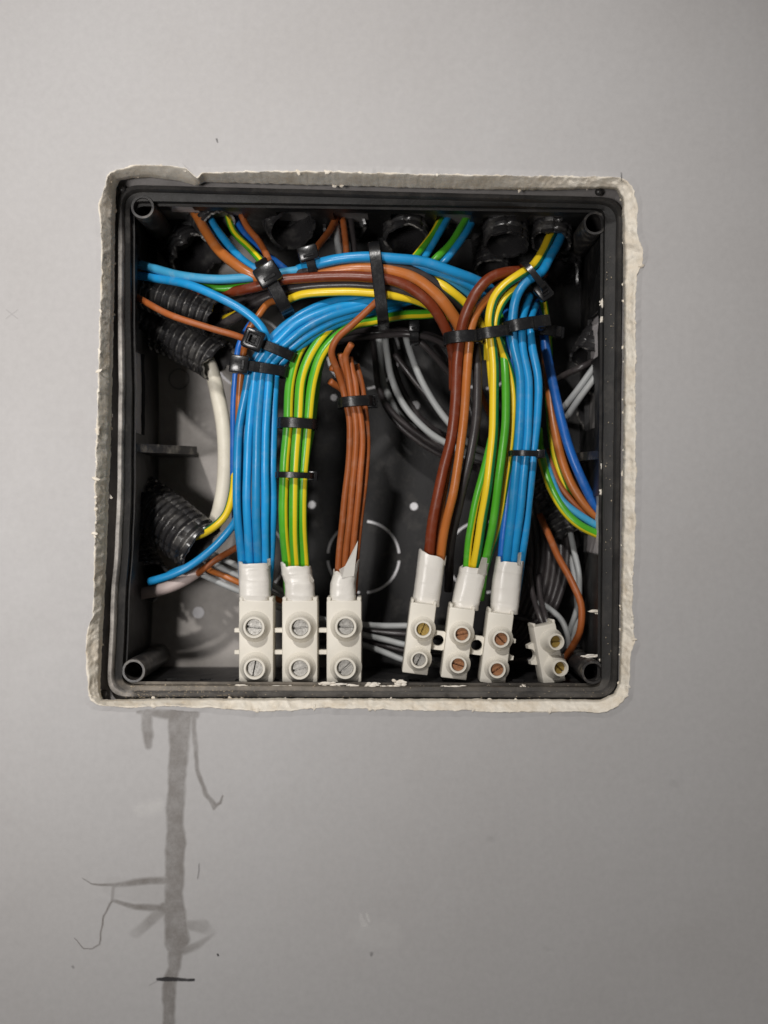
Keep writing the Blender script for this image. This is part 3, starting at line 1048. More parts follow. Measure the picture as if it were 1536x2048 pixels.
W('wire', 'orange', 24, [(600, 556, 27), (646, 545, 24), (700, 538, 22), (734, 537, 21.5), (762, 539, 21.5), (825, 555, 22), (872, 589, 23), (902, 625, 25), (924, 668, 29), (930, 720, 33), (922, 800, 36)], 'light brown wire on top of the arch beside dark brown one')
W('wire', 'brown', 21, [(300, 560, 48), (370, 580, 40), (425, 584, 33), (470, 581, 28), (514, 573, 24), (555, 561, 23), (630, 555, 22), (700, 552, 20.5), (734, 554, 20), (763, 557, 20), (812, 571, 20.5), (859, 607, 22), (890, 655, 26), (905, 700, 31), (908, 780, 35)], 'glossy dark brown wire along the front of the arch')
W('wire', 'black', 18, [(540, 583, 29), (590, 577, 26.5), (630, 573, 25), (700, 570, 23.5), (737, 572, 23), (768, 574, 23), (838, 594, 25), (880, 630, 31), (900, 680, 38)], 'black wire, lower of two in the arch')
W('wire', 'gyd', 17, [(540, 596, 44), (554, 602, 35), (570, 603, 28), (604, 590, 25), (682, 584, 23), (740, 586, 22.5), (768, 589, 22.5), (825, 600, 25), (862, 615, 30), (895, 640, 38)], 'yellow and green wire, lowest of the arch', None, -.10, .02)
W('wire', 'gyd', 18, [(800, 545, 33), (850, 556, 28), (878, 566, 26), (905, 584, 26), (931, 607, 29), (955, 640, 33), (972, 668, 34), (976, 720, 35)], 'yellow and green wire slipping under the brown loop', None, -.12, .04)
W('wire', 'orange', 14, [(630, 578, 31), (590, 592, 31), (560, 600, 30), (538, 606, 27), (517, 632, 25), (500, 656, 25), (488, 698, 30), (481, 760, 31), (477, 830, 33), (478, 920, 36), (482, 1000, 40)], 'light brown wire falling left of the left blue bundle')
W('wire', 'black', 20, [(420, 665, 44), (470, 635, 38), (510, 607, 33), (560, 586, 30)], 'thick black wire rising to the tie cluster on the left')
W('wire', 'black', 18, [(430, 620, 46), (475, 606, 40), (530, 590, 34), (565, 580, 31)], 'black wire, upper of two reaching the left tie cluster')
W('wire', 'deepblue', 12, [(505, 640, 40), (488, 668, 36), (477, 694, 34), (470, 753, 35), (466, 850, 38), (466, 960, 42), (470, 1060, 46)], 'dark blue wire at the far left edge of left bundle')

# -- from the left and top left
W('wire', 'paleblue', 18, [(255, 522, 46), (306, 536, 37), (368, 552, 29), (433, 558, 26), (498, 555, 25), (540, 549, 25.5), (600, 540, 26.5)], 'pale blue wire entering straight from the left wall')
W('wire', 'blue', 17.5, [(250, 548, 47), (308, 556, 37), (373, 568, 27), (433, 592, 23), (485, 620, 21.5), (515, 645, 21.5), (530, 668, 22), (536, 690, 23.5), (532, 735, 27)], 'blue wire sloping down from the left wall to the square tie head')
W('wire', 'gy', 14, [(310, 540, 45), (350, 556, 38), (384, 569, 32), (433, 577, 29), (485, 573, 28), (520, 566, 29)], 'green and yellow wire between the two blue wires on the left', None, .28, .1)
W('wire', 'rust', 13.5, [(245, 575, 46), (280, 598, 32), (342, 630, 24), (420, 657, 22), (470, 671, 22), (498, 682, 24)], 'light brown wire sagging in front of the left conduits')
W('wire', 'orange', 21, [(385, 415, 50), (400, 440, 44), (414, 465, 38), (441, 503, 31), (478, 534, 26), (512, 554, 25), (550, 572, 29)], 'thick light brown wire dropping from top left conduit')
W('wire', 'blue', 17, [(408, 410, 52), (422, 440, 46), (438, 467, 39), (462, 497, 33), (495, 527, 28), (530, 548, 26), (570, 560, 30)], 'blue wire beside the thick light brown one, top left')
W('wire', 'gy', 14, [(452, 420, 55), (468, 461, 46), (498, 495, 36), (520, 520, 30), (540, 545, 28)], 'yellow and green wire dropping to tie cluster, top left', None, .04, -.1)
W('wire', 'deepblue', 14, [(462, 420, 57), (480, 456, 49), (508, 489, 40), (546, 520, 34), (580, 547, 30)], 'deep blue wire behind the brown one, top left')
W('wire', 'rust', 13.5, [(478, 415, 53), (495, 454, 44), (519, 484, 36), (535, 514, 30), (545, 540, 26.5)], 'reddish brown wire dropping to tie cluster, top left')
W('wire', 'rust', 14, [(672, 436, 50), (660, 460, 42), (644, 482, 34), (628, 503, 28), (610, 525, 26)], 'brown wire end slanting to the small tie at top')
W('wire', 'grey', 14, [(668, 425, 56), (673, 465, 47), (677, 500, 40), (682, 545, 40)], 'short grey wire hanging from a top conduit')
W('wire', 'rust', 13, [(683, 425, 55), (689, 465, 46), (693, 500, 40), (696, 545, 40)], 'short brown wire beside the hanging grey one')
W('wire', 'black', 13, [(698, 425, 57), (704, 465, 49), (708, 500, 44), (710, 545, 44)], 'short black wire beside the hanging brown one')
W('wire', 'gy', 14.5, [(895, 410, 58), (884, 435, 50), (868, 465, 40), (846, 495, 32), (826, 520, 28), (800, 545, 30)], 'yellow and green wire dropping behind the arch, top centre', None, .1, .1)
W('wire', 'blue', 14.5, [(908, 405, 58), (894, 437, 50), (880, 465, 41), (862, 495, 34), (845, 520, 30), (815, 550, 32)], 'blue wire dropping behind the arch, left of two', None)
W('wire', 'gy', 15, [(945, 405, 58), (930, 440, 50), (916, 466, 41), (896, 494, 34), (872, 518, 30), (840, 550, 32)], 'green and yellow wire dropping behind the arch, right of two', None, .35, .1)
W('wire', 'blue', 15, [(958, 405, 58), (946, 440, 50), (932, 466, 41), (912, 495, 34), (890, 522, 30), (850, 560, 33)], 'blue wire dropping behind the arch, right of two')

# -- right brown bundle
W('wire', 'brown', 22, [(1090, 545, 40), (1046, 542, 30), (1010, 545, 25), (978, 558, 23), (950, 588, 22), (930, 630, 23), (920, 670, 25), (914, 720, 27), (912, 790, 27.5), (903, 870, 28), (886, 940, 30), (872, 1010, 32), (864, 1060, 34), (858, 1120, 37), (850, 1190, 41)], 'thick dark brown wire looping over the right bundle', 'brown wires in the right bundle')
W('wire', 'orange', 18, [(1060, 555, 42), (1015, 566, 34), (988, 586, 29), (958, 618, 26.5), (942, 655, 26), (937, 700, 27), (934, 760, 27), (929, 820, 26.5), (920, 900, 27), (908, 980, 29), (893, 1040, 32), (881, 1115, 37), (872, 1190, 41)], 'light brown wire at front of the right brown bundle', 'brown wires in the right bundle')
W('wire', 'rust', 15, [(926, 690, 33), (917, 760, 33), (909, 850, 33), (896, 930, 34), (884, 1010, 36), (872, 1100, 39), (862, 1190, 43)], 'brown wire half hidden between the two right brown wires', 'brown wires in the right bundle')
W('wire', 'black', 19, [(942, 640, 40), (953, 706, 33), (954, 810, 31.5), (941, 912, 32), (919, 1000, 36), (902, 1080, 43), (896, 1180, 54)], 'black wire right of the right brown bundle')
W('wire', 'rust', 10, [(955, 760, 52), (968, 800, 50), (980, 830, 50)], 'thin brown wire glimpsed behind the right striped bundle')

# -- right green and yellow bundle
W('wire', 'gyd', 19, [(1110, 455, 55), (1098, 478, 45), (1086, 502, 37), (1066, 532, 28), (1038, 550, 24), (1008, 572, 23), (988, 598, 23), (979, 640, 24), (982, 672, 26), (987, 720, 27), (989, 780, 27.5), (985, 880, 27), (976, 966, 28), (961, 1060, 33), (948, 1135, 38), (938, 1200, 42)], 'yellow and dark green wire at front of right striped bundle', 'striped earth wires in the right bundle', .20, .02)
W('wire', 'gyd', 17, [(1070, 555, 33), (1046, 569, 29), (1018, 588, 26), (998, 618, 25), (990, 655, 26), (1000, 690, 29), (1018, 740, 31), (1027, 800, 32), (1023, 880, 33), (1012, 960, 34.5), (998, 1040, 37.5), (974, 1120, 41), (950, 1195, 44)], 'yellow and green wire bowing right beside the right blue bundle', 'striped earth wires in the right bundle', .22, -.04)
W('wire', 'gy', 17, [(1000, 615, 40), (1000, 650, 36), (1004, 690, 32), (1010, 745, 29), (1012, 836, 28), (1004, 905, 28), (996, 965, 29.5), (985, 1055, 34), (972, 1120, 38), (960, 1200, 42)], 'green wire with yellow edge in right striped bundle', 'striped earth wires in the right bundle', .70, -.1)
W('wire', 'gy', 16, [(985, 870, 35), (968, 940, 33), (950, 1010, 34), (940, 1070, 36), (934, 1130, 39), (928, 1200, 42)], 'green and yellow wire, leftmost where right striped bundle enters tape', 'striped earth wires in the right bundle', .8, .1)
W('wire', 'gyd', 15, [(945, 615, 38), (962, 650, 35), (976, 690, 33), (984, 760, 33), (992, 860, 34), (982, 960, 35), (966, 1060, 38), (950, 1190, 44)], 'yellow wire behind the right striped bundle', 'striped earth wires in the right bundle', .1, .1)

# -- right blue bundle
W('wire', 'blue', 19, [(1130, 455, 55), (1118, 482, 45), (1104, 508, 37), (1082, 545, 29), (1054, 562, 26), (1034, 592, 25), (1026, 632, 26), (1027, 680, 27), (1040, 750, 27.5), (1040, 850, 27), (1034, 920, 27), (1026, 1010, 30), (1018, 1080, 34), (1012, 1140, 38), (1004, 1210, 42)], 'blue wire looping over at front of the right blue bundle', 'blue wires in the right bundle')
W('wire', 'blue', 17, [(1060, 590, 36), (1046, 630, 31), (1044, 660, 28.5), (1046, 700, 28), (1057, 760, 27.5), (1056, 850, 27), (1050, 920, 27), (1042, 1010, 29.5), (1032, 1080, 34), (1026, 1140, 38), (1018, 1210, 42)], 'blue wire in the middle of the right blue bundle', 'blue wires in the right bundle')
W('wire', 'blue', 17, [(1070, 610, 40), (1060, 645, 33), (1064, 690, 30), (1077, 760, 30), (1075, 830, 29.5), (1067, 910, 29), (1060, 980, 31), (1050, 1070, 35), (1040, 1140, 39), (1030, 1210, 43)], 'blue wire, rightmost of the right blue bundle', 'blue wires in the right bundle')
W('wire', 'deepblue', 16, [(1012, 620, 38), (1018, 660, 33), (1024, 720, 33), (1030, 830, 33), (1020, 950, 35), (1010, 1040, 37), (1003, 1110, 39), (998, 1200, 43)], 'darker blue wire, leftmost where right blue bundle enters tape', 'blue wires in the right bundle')

# -- right side wires
W('wire', 'deepblue', 19, [(1078, 600, 52), (1084, 650, 50), (1094, 710, 48), (1112, 795, 46), (1130, 868, 44), (1155, 940, 43), (1185, 1002, 44), (1225, 1050, 46)], 'deep blue wire sweeping down to the right wall', 'wires leaving through the right wall')
W('wire', 'orange', 18, [(1090, 690, 56), (1100, 790, 52), (1109, 857, 49), (1121, 914, 47), (1149, 980, 46), (1186, 1026, 46), (1225, 1055, 48)], 'light brown wire sweeping down to the right wall', 'wires leaving through the right wall')
W('wire', 'gy', 15, [(1084, 590, 50), (1092, 640, 50), (1097, 700, 54), (1098, 800, 54), (1107, 900, 53), (1122, 950, 52), (1145, 1000, 50), (1175, 1040, 50), (1215, 1068, 50)], 'yellow and green wire behind the light brown one, right side', 'wires leaving through the right wall', .95, .2)
W('wire', 'rust', 14, [(1095, 900, 56), (1114, 962, 50), (1134, 992, 48), (1163, 1024, 47), (1215, 1064, 49)], 'rust brown wire between light brown and pale blue, right side', 'wires leaving through the right wall')
W('wire', 'paleblue', 16, [(1085, 900, 56), (1104, 962, 48), (1122, 998, 45), (1160, 1031, 44), (1222, 1070, 46)], 'pale blue wire curving to the right wall', 'wires leaving through the right wall')
W('wire', 'gy', 17, [(1076, 860, 58), (1084, 920, 50), (1101, 974, 46), (1129, 1022, 43), (1160, 1050, 42), (1222, 1080, 44)], 'green and yellow wire, lowest of those curving to the right wall', 'wires leaving through the right wall', .18, -.05)
W('wire', 'rust', 14, [(1080, 1030, 62), (1097, 1069, 56), (1115, 1111, 50), (1144, 1164, 44), (1163, 1213, 41), (1161, 1258, 42), (1146, 1290, 48), (1125, 1325, 58)], 'rust brown wire bowing out above the lone terminal')
W('wire', 'grey', 11.5, [(1140, 1060, 62), (1148, 1100, 58), (1158, 1150, 54), (1157, 1205, 54), (1145, 1245, 56), (1130, 1285, 60)], 'grey wire left of the bowing brown one, lower right')
W('wire', 'grey', 11.5, [(1142, 1110, 64), (1152, 1165, 60), (1155, 1220, 57), (1150, 1262, 57), (1140, 1310, 60)], 'grey wire just inside the bowing brown one, lower right')
W('wire', 'grey', 11.5, [(1078, 1205, 62), (1097, 1217, 56), (1122, 1240, 51), (1134, 1268, 49), (1138, 1300, 52)], 'grey wire curving over the lone terminal')
W('wire', 'grey', 13, [(1212, 700, 56), (1184, 740, 46), (1156, 778, 46), (1126, 817, 52)], 'upper of two grey wire ends by the right wall')
W('wire', 'grey', 13, [(1218, 712, 56), (1190, 754, 45), (1160, 795, 46), (1132, 836, 53)], 'lower of two grey wire ends by the right wall')
W('wire', 'black', 13, [(1200, 715, 58), (1165, 733, 50), (1125, 752, 56), (1090, 780, 64)], 'black wire above the grey ends at the right wall')
for k, (a, lab) in enumerate(zip((1056, 1068, 1080, 1092, 1104, 1116, 1128), ('first', 'second', 'third', 'fourth', 'fifth', 'sixth', 'seventh'))):
    W('wire', 'black', 13, [(a - 10, 1000, 70), (a + 4, 1060, 66), (a + 6, 1120, 63), (a - 4, 1180, 62), (a - 26, 1235, 63), (a - 60, 1280, 66), (a - 110, 1310, 70)],
      lab + ' from left of the black wires coiled lower right', 'black wires coiled at the lower right')
W('wire', 'black', 11, [(1058, 1130, 58), (1066, 1190, 52), (1078, 1230, 46), (1090, 1262, 44)], 'thin black wire, left of two entering the lone terminal')
W('wire', 'black', 11, [(1076, 1150, 58), (1082, 1200, 52), (1092, 1235, 46), (1100, 1262, 44)], 'thin black wire, right of two entering the lone terminal')

# -- deep wires in the middle
W('wire', 'grey', 13, [(752, 640, 66), (760, 700, 64), (764, 756, 62), (780, 798, 62), (800, 830, 65), (830, 860, 69)], 'grey wire, leftmost of three deep in the middle', 'grey wires deep in the middle')
W('wire', 'grey', 13.5, [(768, 640, 62), (774, 704, 58), (783, 756, 55), (811, 816, 54), (852, 860, 54), (897, 889, 55), (950, 912, 58), (1000, 925, 64)], 'grey wire curving across the middle behind right bundle', 'grey wires deep in the middle')
W('wire', 'grey', 13.5, [(808, 660, 60), (824, 712, 55), (842, 761, 53), (873, 813, 53), (905, 853, 54), (950, 895, 58), (1000, 912, 64)], 'pale grey wire, rightmost of three deep in the middle', 'grey wires deep in the middle')
bl = [[(745, 660, 66), (751, 725, 62), (757, 778, 60), (782, 822, 60), (826, 860, 61), (886, 898, 62), (960, 925, 66)],
      [(760, 690, 70), (768, 770, 68), (800, 832, 67), (850, 880, 67), (890, 912, 68), (960, 940, 71)],
      [(778, 690, 66), (800, 770, 64), (836, 832, 63), (880, 866, 64), (940, 890, 68)],
      [(660, 690, 72), (715, 676, 58), (780, 670, 48), (816, 669, 45), (860, 676, 46), (905, 700, 50), (940, 740, 56)],
      [(680, 672, 74), (730, 662, 60), (780, 659, 51), (818, 662, 47), (866, 672, 49), (915, 698, 54)],
      [(825, 672, 47), (846, 690, 47), (880, 725, 50), (910, 762, 54), (935, 820, 60)],
      [(790, 708, 61), (812, 738, 60), (836, 770, 60), (880, 820, 61), (920, 850, 64)],
      [(752, 690, 71), (760, 780, 66), (790, 840, 64), (840, 884, 64), (900, 918, 65), (970, 940, 70)],
      [(870, 690, 60), (905, 740, 58), (935, 800, 58), (955, 880, 60), (960, 960, 66)],
      [(830, 850, 71), (880, 890, 66), (930, 915, 62), (985, 930, 62), (1030, 930, 68)]]
blab = ['black wire outlining the left of the deep middle loop', 'black wire, lowest of the deep middle loop', 'black wire between grey ones in deep middle loop',
        'lower black wire through the small upright tie', 'upper black wire through the small upright tie', 'black wire leaving the small upright tie down right',
        'black wire left of the pale grey deep wire', 'black wire just inside the lowest of the deep loop', 'black wire dropping behind the right brown bundle', 'black wire crossing low behind the right brown bundle']
for p, l in zip(bl, blab): W('wire', 'black', 12.5, p, l, 'black wires deep in the middle')

# -- bottom wires behind the terminals
for k, p in enumerate([[(380, 1138, 58), (398, 1146, 54), (440, 1166, 50), (482, 1184, 50), (560, 1215, 54), (650, 1240, 56), (727, 1249, 55), (770, 1252, 52), (822, 1252, 50), (900, 1258, 54)],
                       [(410, 1118, 58), (436, 1132, 54), (475, 1152, 53), (560, 1195, 57), (650, 1245, 60), (727, 1270, 56), (775, 1280, 52), (815, 1290, 50), (900, 1300, 56)],
                       [(425, 1108, 62), (450, 1120, 57), (478, 1134, 57), (560, 1180, 61), (650, 1260, 63), (727, 1290, 58), (770, 1305, 53), (815, 1322, 51), (900, 1330, 58)]]):
    W('wire', 'grey', 12, p, ['grey wire, lowest of three left of the blocks, top one between strips', 'grey wire, middle of three left of the terminal blocks', 'grey wire, uppermost of three left of the terminal blocks'][k], 'grey wires behind the terminal strips')
W('wire', 'orange', 12, [(390, 1122, 60), (416, 1139, 54), (450, 1153, 51), (482, 1167, 51), (540, 1192, 54), (600, 1215, 60)], 'light brown wire among the grey ones left of blocks')
for k, p in enumerate([[(640, 1260, 66), (727, 1262, 62), (815, 1268, 60), (960, 1280, 66)], [(640, 1285, 68), (727, 1281, 64), (815, 1303, 62), (960, 1310, 68)], [(1000, 1330, 66), (1050, 1320, 62), (1100, 1335, 62), (1160, 1350, 66)], [(985, 1245, 64), (1040, 1235, 60), (1075, 1260, 62), (1090, 1320, 66)]]):
    W('wire', 'black', 12, p, ['black wire between strips below the top grey one', 'black wire between strips above the lowest grey one', 'black wire low behind the lone terminal', 'black wire beside the right strip end'][k])
W('wire', 'rust', 13, [(490, 1085, 50), (460, 1103, 48), (428, 1122, 46), (404, 1140, 48), (385, 1155, 56)], 'light brown wire emerging from behind the left bundle, lower left')
W('wire', 'blue', 16, [(478, 1030, 44), (462, 1056, 41), (424, 1098, 38), (370, 1137, 37), (337, 1152, 38), (297, 1164, 40)], 'blue wire with its cut end at lower left')
W('wire', 'blue', 12, [(430, 1092, 43), (380, 1130, 42), (350, 1142, 44), (335, 1149, 47)], 'blue wire lying under the cut blue one, lower left')
W('cable', 'pinkish', 24, [(405, 1132, 54), (385, 1150, 51), (353, 1168, 50), (318, 1180, 51), (270, 1190, 56)], 'pinkish grey cable under the cut blue wire', None, cat='cable')
W('wire', 'gyd', 16, [(470, 760, 44), (470, 850, 43), (469, 930, 42), (465, 985, 41), (452, 1028, 40), (424, 1056, 41), (390, 1073, 46), (350, 1080, 56)], 'yellow and green wire curving left into lower conduit', None, .92, -.1)
W('wire', 'gy', 12, [(478, 740, 40), (472, 790, 39), (470, 850, 39), (474, 930, 41)], 'green wire peeping out left of left blue bundle', None, .5, 0)
W('wire', 'gyd', 13, [(400, 655, 62), (433, 641, 50), (466, 629, 42), (520, 606, 44), (560, 590, 50)], 'short yellow wire poking out of the left conduit', None, .05, 0)
W('cable', 'cream', 30, [(395, 690, 56), (421, 735, 52), (438, 800, 54), (447, 860, 52), (450, 920, 52), (447, 980, 53), (437, 1025, 55), (420, 1065, 60)], 'thick cream sheathed cable in the left half of the box', None, cat='cable', wob=.0003)


# ------------------------------------------------------------------ corrugated conduits
def conduit(pts, wpx, label, torn=0.0, pitch=2.9, group='black corrugated conduits'):
    path = spline([P(*p) for p in pts], 0.0003)
    dm = sum(p[2] for p in pts) / len(pts)
    r = wpx / 2 / PX * (CAM_D + dm / 1000) / CAM_D
    T, N = frames(path)
    n = len(path); ns = 56
    sd = random.uniform(0, 50)
    verts, faces = [], []
    def ring(i, rr, th):
        b = T[i].cross(N[i])
        return path[i] - N[i] * math.cos(th) * rr + b * math.sin(th) * rr
    for i in range(n):
        s = i * 0.3
        ph = (s / pitch) % 1
        rid = 1 if ph < .62 else 0
        if .62 <= ph < .72 or ph > .92: rid = .5
        for k in range(ns):
            th = 2 * math.pi * k / ns
            seg = (k % 7 == 0)
            rr = r * (1 - 0.14 * (1 - rid) - (0.09 if seg and rid else 0))
            rr += r * .012 * nz(i * .05, math.cos(th) * 1.5 + sd, math.sin(th) * 1.5)
            verts.append(ring(i, rr, th))
    # the mouth: ragged cut, then an inner skin going back in
    inner = []
    m0 = n
    for q, (back, sc) in enumerate(((0, .97), (0, .86), (18, .82), (60, .80))):
        i = max(0, n - 1 - back)
        for k in range(ns):
            th = 2 * math.pi * k / ns
            p = ring(i, r * sc, th)
            verts.append(p)
    # ragged lip
    for k in range(ns):
        th = 2 * math.pi * k / ns
        off = T[-1] * (torn * 0.006 * (nz(math.cos(th) * 1.6 + sd, math.sin(th) * 1.6, 3) + .3 * nz(math.cos(th) * 6 + sd, math.sin(th) * 6, 3)) - 0.0003)
        for rw in range(n - 7, n + 2):
            f = (rw - (n - 7)) / 7
            verts[rw * ns + k] = verts[rw * ns + k] + off * min(1, f)
    for i in range(n + 3):
        for k in range(ns):
            k2 = (k + 1) % ns
            faces.append((i * ns + k, i * ns + k2, (i + 1) * ns + k2, (i + 1) * ns + k))
    o = mesh_obj('conduit', verts, faces, M['conduit'], origin=path[-1])
    smooth_by_angle(o, 50)
    tag(o, label, 'conduit', group)
    return o


conduit([(225, 540, 62), (280, 572, 52), (345, 598, 44), (410, 624, 39), (436, 636, 37.5)], 86, 'corrugated conduit pointing right below the left blue wires', .3)
conduit([(225, 615, 68), (300, 652, 60), (370, 684, 54), (425, 714, 50), (438, 724, 49)], 88, 'corrugated conduit feeding the cream cable, left side', .5)
conduit([(240, 985, 66), (285, 1005, 60), (340, 1045, 54), (385, 1082, 49), (402, 1096, 48)], 110, 'corrugated conduit slanting down at lower left', .2)
conduit([(270, 1090, 74), (270, 1110, 68), (290, 1150, 60), (300, 1166, 56)], 88, 'torn conduit mouth around the cut blue wire, lower left', 1.0)
conduit([(380, 372, 62), (400, 405, 56), (425, 440, 48), (436, 456, 45)], 78, 'corrugated conduit mouth with five wires, top left', .5)
conduit([(345, 455, 76), (370, 490, 68), (392, 515, 61)], 104, 'torn corrugated conduit end at upper left', 1.4)
conduit([(545, 380, 66), (560, 410, 58), (575, 440, 49), (585, 458, 45)], 98, 'empty open corrugated conduit at top', .35)
conduit([(692, 385, 72), (690, 420, 64), (690, 450, 56)], 88, 'corrugated conduit with short hanging wires, top', .7)
conduit([(812, 385, 66), (812, 425, 58), (812, 460, 50), (812, 482, 47)], 92, 'corrugated conduit at top right of the long strap', .3)
conduit([(905, 370, 74), (905, 400, 66), (903, 430, 60)], 84, 'dark conduit mouth with two wire pairs, top', .5)
conduit([(1008, 385, 64), (1010, 430, 55), (1012, 470, 48), (1012, 492, 46)], 90, 'corrugated conduit end left of the striped and blue pair', .2)
conduit([(975, 440, 76), (980, 490, 70), (985, 540, 66)], 74, 'corrugated conduit half hidden behind its neighbour, upper right', .2)
conduit([(1112, 390, 64), (1110, 430, 56), (1104, 470, 49), (1102, 488, 47)], 80, 'corrugated conduit holding striped and blue pair, top right', .3)
conduit([(1130, 460, 76), (1126, 505, 70), (1120, 545, 66)], 80, 'torn conduit flap below the top right conduit', 1.2)
conduit([(1240, 640, 72), (1205, 672, 62), (1184, 705, 56), (1176, 722, 54)], 76, 'corrugated conduit on the right wall with grey wire ends', .4)
conduit([(1245, 800, 74), (1212, 815, 66), (1180, 826, 62)], 92, 'corrugated conduit at the right wall above the fin', .5)
conduit([(1078, 980, 78), (1100, 1010, 74), (1125, 1050, 70), (1140, 1085, 66)], 84, 'dark conduit piece lower right above grey wires', .6)


# ------------------------------------------------------------------ cable ties
def tie(u, v, d, ang, a_px, b_mm, w_px, label, head=None, n=2.5, thick=1.1, tail=None, gap=False):
    """loop round a bundle. ang: direction across the bundle in the picture (deg, 0 = right, + = down right)"""
    c = P(u, v, d)
    s = (CAM_D + d / 1000) / CAM_D / PX
    A = math.radians(ang)
    e1 = Vector((math.cos(A), 0, -math.sin(A)))
    e2 = Vector((0, -1, 0))
    e3 = Vector((-math.sin(A), 0, -math.cos(A)))
    a, b, w, th = a_px * s, b_mm / 1000, w_px * s / 2, thick / 1000
    root = empty('cable_tie', c)
    tag(root, label, 'cable tie', 'black cable ties')
    def loop(t, grow=0.0):
        ct, st = math.cos(t), math.sin(t)
        x = math.copysign(abs(ct) ** (2 / n), ct) * (a + grow)
        y = math.copysign(abs(st) ** (2 / n), st) * (b + grow)
        return e1 * x + e2 * y
    NS = 72
    verts, faces = [], []
    prof = [(-w, 0), (-w, th * .75), (-w * .9, th), (w * .9, th), (w, th * .75), (w, 0)]
    K = len(prof)
    for i in range(NS):
        t = 2 * math.pi * i / NS
        for x, y in prof: verts.append(loop(t, y) + e3 * x)
    for i in range(NS):
        j = (i + 1) % NS
        for k in range(K):
            k2 = (k + 1) % K
            faces.append((i * K + k, j * K + k, j * K + k2, i * K + k2))
    o = mesh_obj('strap', verts, faces, M['tie'], root)
    smooth_by_angle(o, 35)
    if head:
        hx, hl, hw, hh = head[:4]          # position across (-1..1 of a, or beyond), length px, width px, height mm
        lift = head[4] if len(head) > 4 else 0
        rot = head[5] if len(head) > 5 else 0
        face = head[6] if len(head) > 6 else False
        x = hx * a
        xc = max(-.97, min(.97, hx))
        y = b * (1 - abs(xc) ** n) ** (1 / n)
        hp = e1 * x + e2 * (y + lift / 1000)
        L, Wd, H = hl * s, hw * s, hh / 1000
        bm = bmesh.new()
        bm_box(bm, 0, 0, 0, L, H, Wd, min(L, Wd, H) * .16, 2)
        bm.faces.ensure_lookup_table()
        if face:
            f = min(bm.faces, key=lambda q: q.calc_center_median().y - q.calc_area() * 10)
            r = bmesh.ops.inset_region(bm, faces=[f], thickness=L * .12)
            r = bmesh.ops.inset_region(bm, faces=[f], thickness=L * .05, depth=-H * .08)
            r = bmesh.ops.inset_region(bm, faces=[f], thickness=L * .08)
            r = bmesh.ops.inset_region(bm, faces=[f], thickness=L * .01, depth=-H * .5)
        Rm = Matrix((e1, -e2, -e3)).transposed().to_4x4()
        mt = Matrix.Translation(hp) @ Rm @ Matrix.Rotation(math.radians(rot), 4, 'Y')
        bmesh.ops.transform(bm, matrix=mt, verts=bm.verts)
        ho = bm_obj('head', bm, M['tie'], root)
        smooth_by_angle(ho, 35)
        # pawl ridge on the head
        bm = bmesh.new()
        bm_box(bm, 0, 0, 0, L * .18, H * .16, Wd * .55, H * .04, 1)
        bmesh.ops.transform(bm, matrix=mt @ Matrix.Translation((L * .2, -H * (.5 if not face else .36), 0)), verts=bm.verts)
        bm_obj('pawl', bm, M['tie'], ho)
    if tail:
        x0, l, dy = tail                   # start across, length px, depth change mm
        x = x0 * a
        xc = max(-.97, min(.97, x0))
        y = b * (1 - abs(xc) ** n) ** (1 / n)
        p0 = e1 * x + e2 * (y + .0006)
        p1 = p0 + e1 * l * s + e2 * dy / 1000
        verts = []
        for p in (p0, p0.lerp(p1, .5) + e2 * .0004, p1):
            for sx, sy in ((-1, 0), (-1, 1), (1, 1), (1, 0)):
                verts.append(p + e3 * sx * w * .92 + e2 * sy * th)
        faces = [(0, 1, 2, 3), (8, 9, 10, 11)]
        for r in range(2):
            for k in range(4):
                k2 = (k + 1) % 4
                faces.append((r * 4 + k, r * 4 + k2, r * 4 + 4 + k2, r * 4 + 4 + k))
        mesh_obj('tail', verts, faces, M['tie'], root, smooth=False)
    return root


tie(550, 577, 28, 62, 56, 8.6, 26, 'big cable tie with blank head where wires meet upper left', (-.38, 42, 48, 5.2, 1.2, -4), 3.2)
tie(622, 527, 27, 75, 26, 6.0, 18, 'cable tie with blocky head left of the arch top', (-.5, 30, 40, 5.5, 1.5))
tie(757, 573, 29.5, 83, 78, 13.0, 23, 'long black strap across the middle of the arch', None, 4.5)
tie(545, 699, 28, 22, 46, 6.6, 20, 'cable tie with square slotted head on left blue bundle', (-.78, 42, 40, 5.5, 3.6, 0, True), 2.5)
tie(524, 739, 29, 8, 52, 6.6, 21, 'lower cable tie with ribbed head on left blue bundle', (-.80, 38, 36, 5.2, 2.0), 2.5, tail=(-.45, 22, .2))
tie(595, 848, 28.5, 3, 35, 6.8, 21, 'wide cable tie round the left striped bundle', None, 2.5)
tie(590, 951, 29.5, 2, 34, 6.6, 12, 'thin cable tie round the left striped bundle, head at right', (1.05, 20, 20, 4.2, -2.5))
tie(712, 805, 29.5, -4, 32, 6.6, 21, 'cable tie round the left brown bundle', (1.02, 22, 26, 4.5, -4.0), 2.5)
tie(925, 677, 28.5, -4, 33, 7.0, 24, 'cable tie round the right brown bundle', (1.0, 24, 26, 4.5, -5), 2.5)
tie(986, 668, 28.5, -8, 34, 6.5, 23, 'cable tie round the right striped bundle top', None, 2.5)
tie(1041, 653, 29.5, -10, 33, 7.0, 24, 'cable tie round the top of the right blue bundle', (1.1, 26, 26, 4.5, -4), 2.5, tail=(.7, 34, -2))
tie(1066, 556, 28, 52, 34, 6.0, 13, 'thin cable tie round the striped and blue pair, upper right', (1.0, 36, 30, 5.0, -3), 2.6)
tie(1094, 664, 51, 6, 24, 5.5, 22, 'cable tie deep in shade right of the right blue bundle', (.9, 24, 24, 4.5, -2))
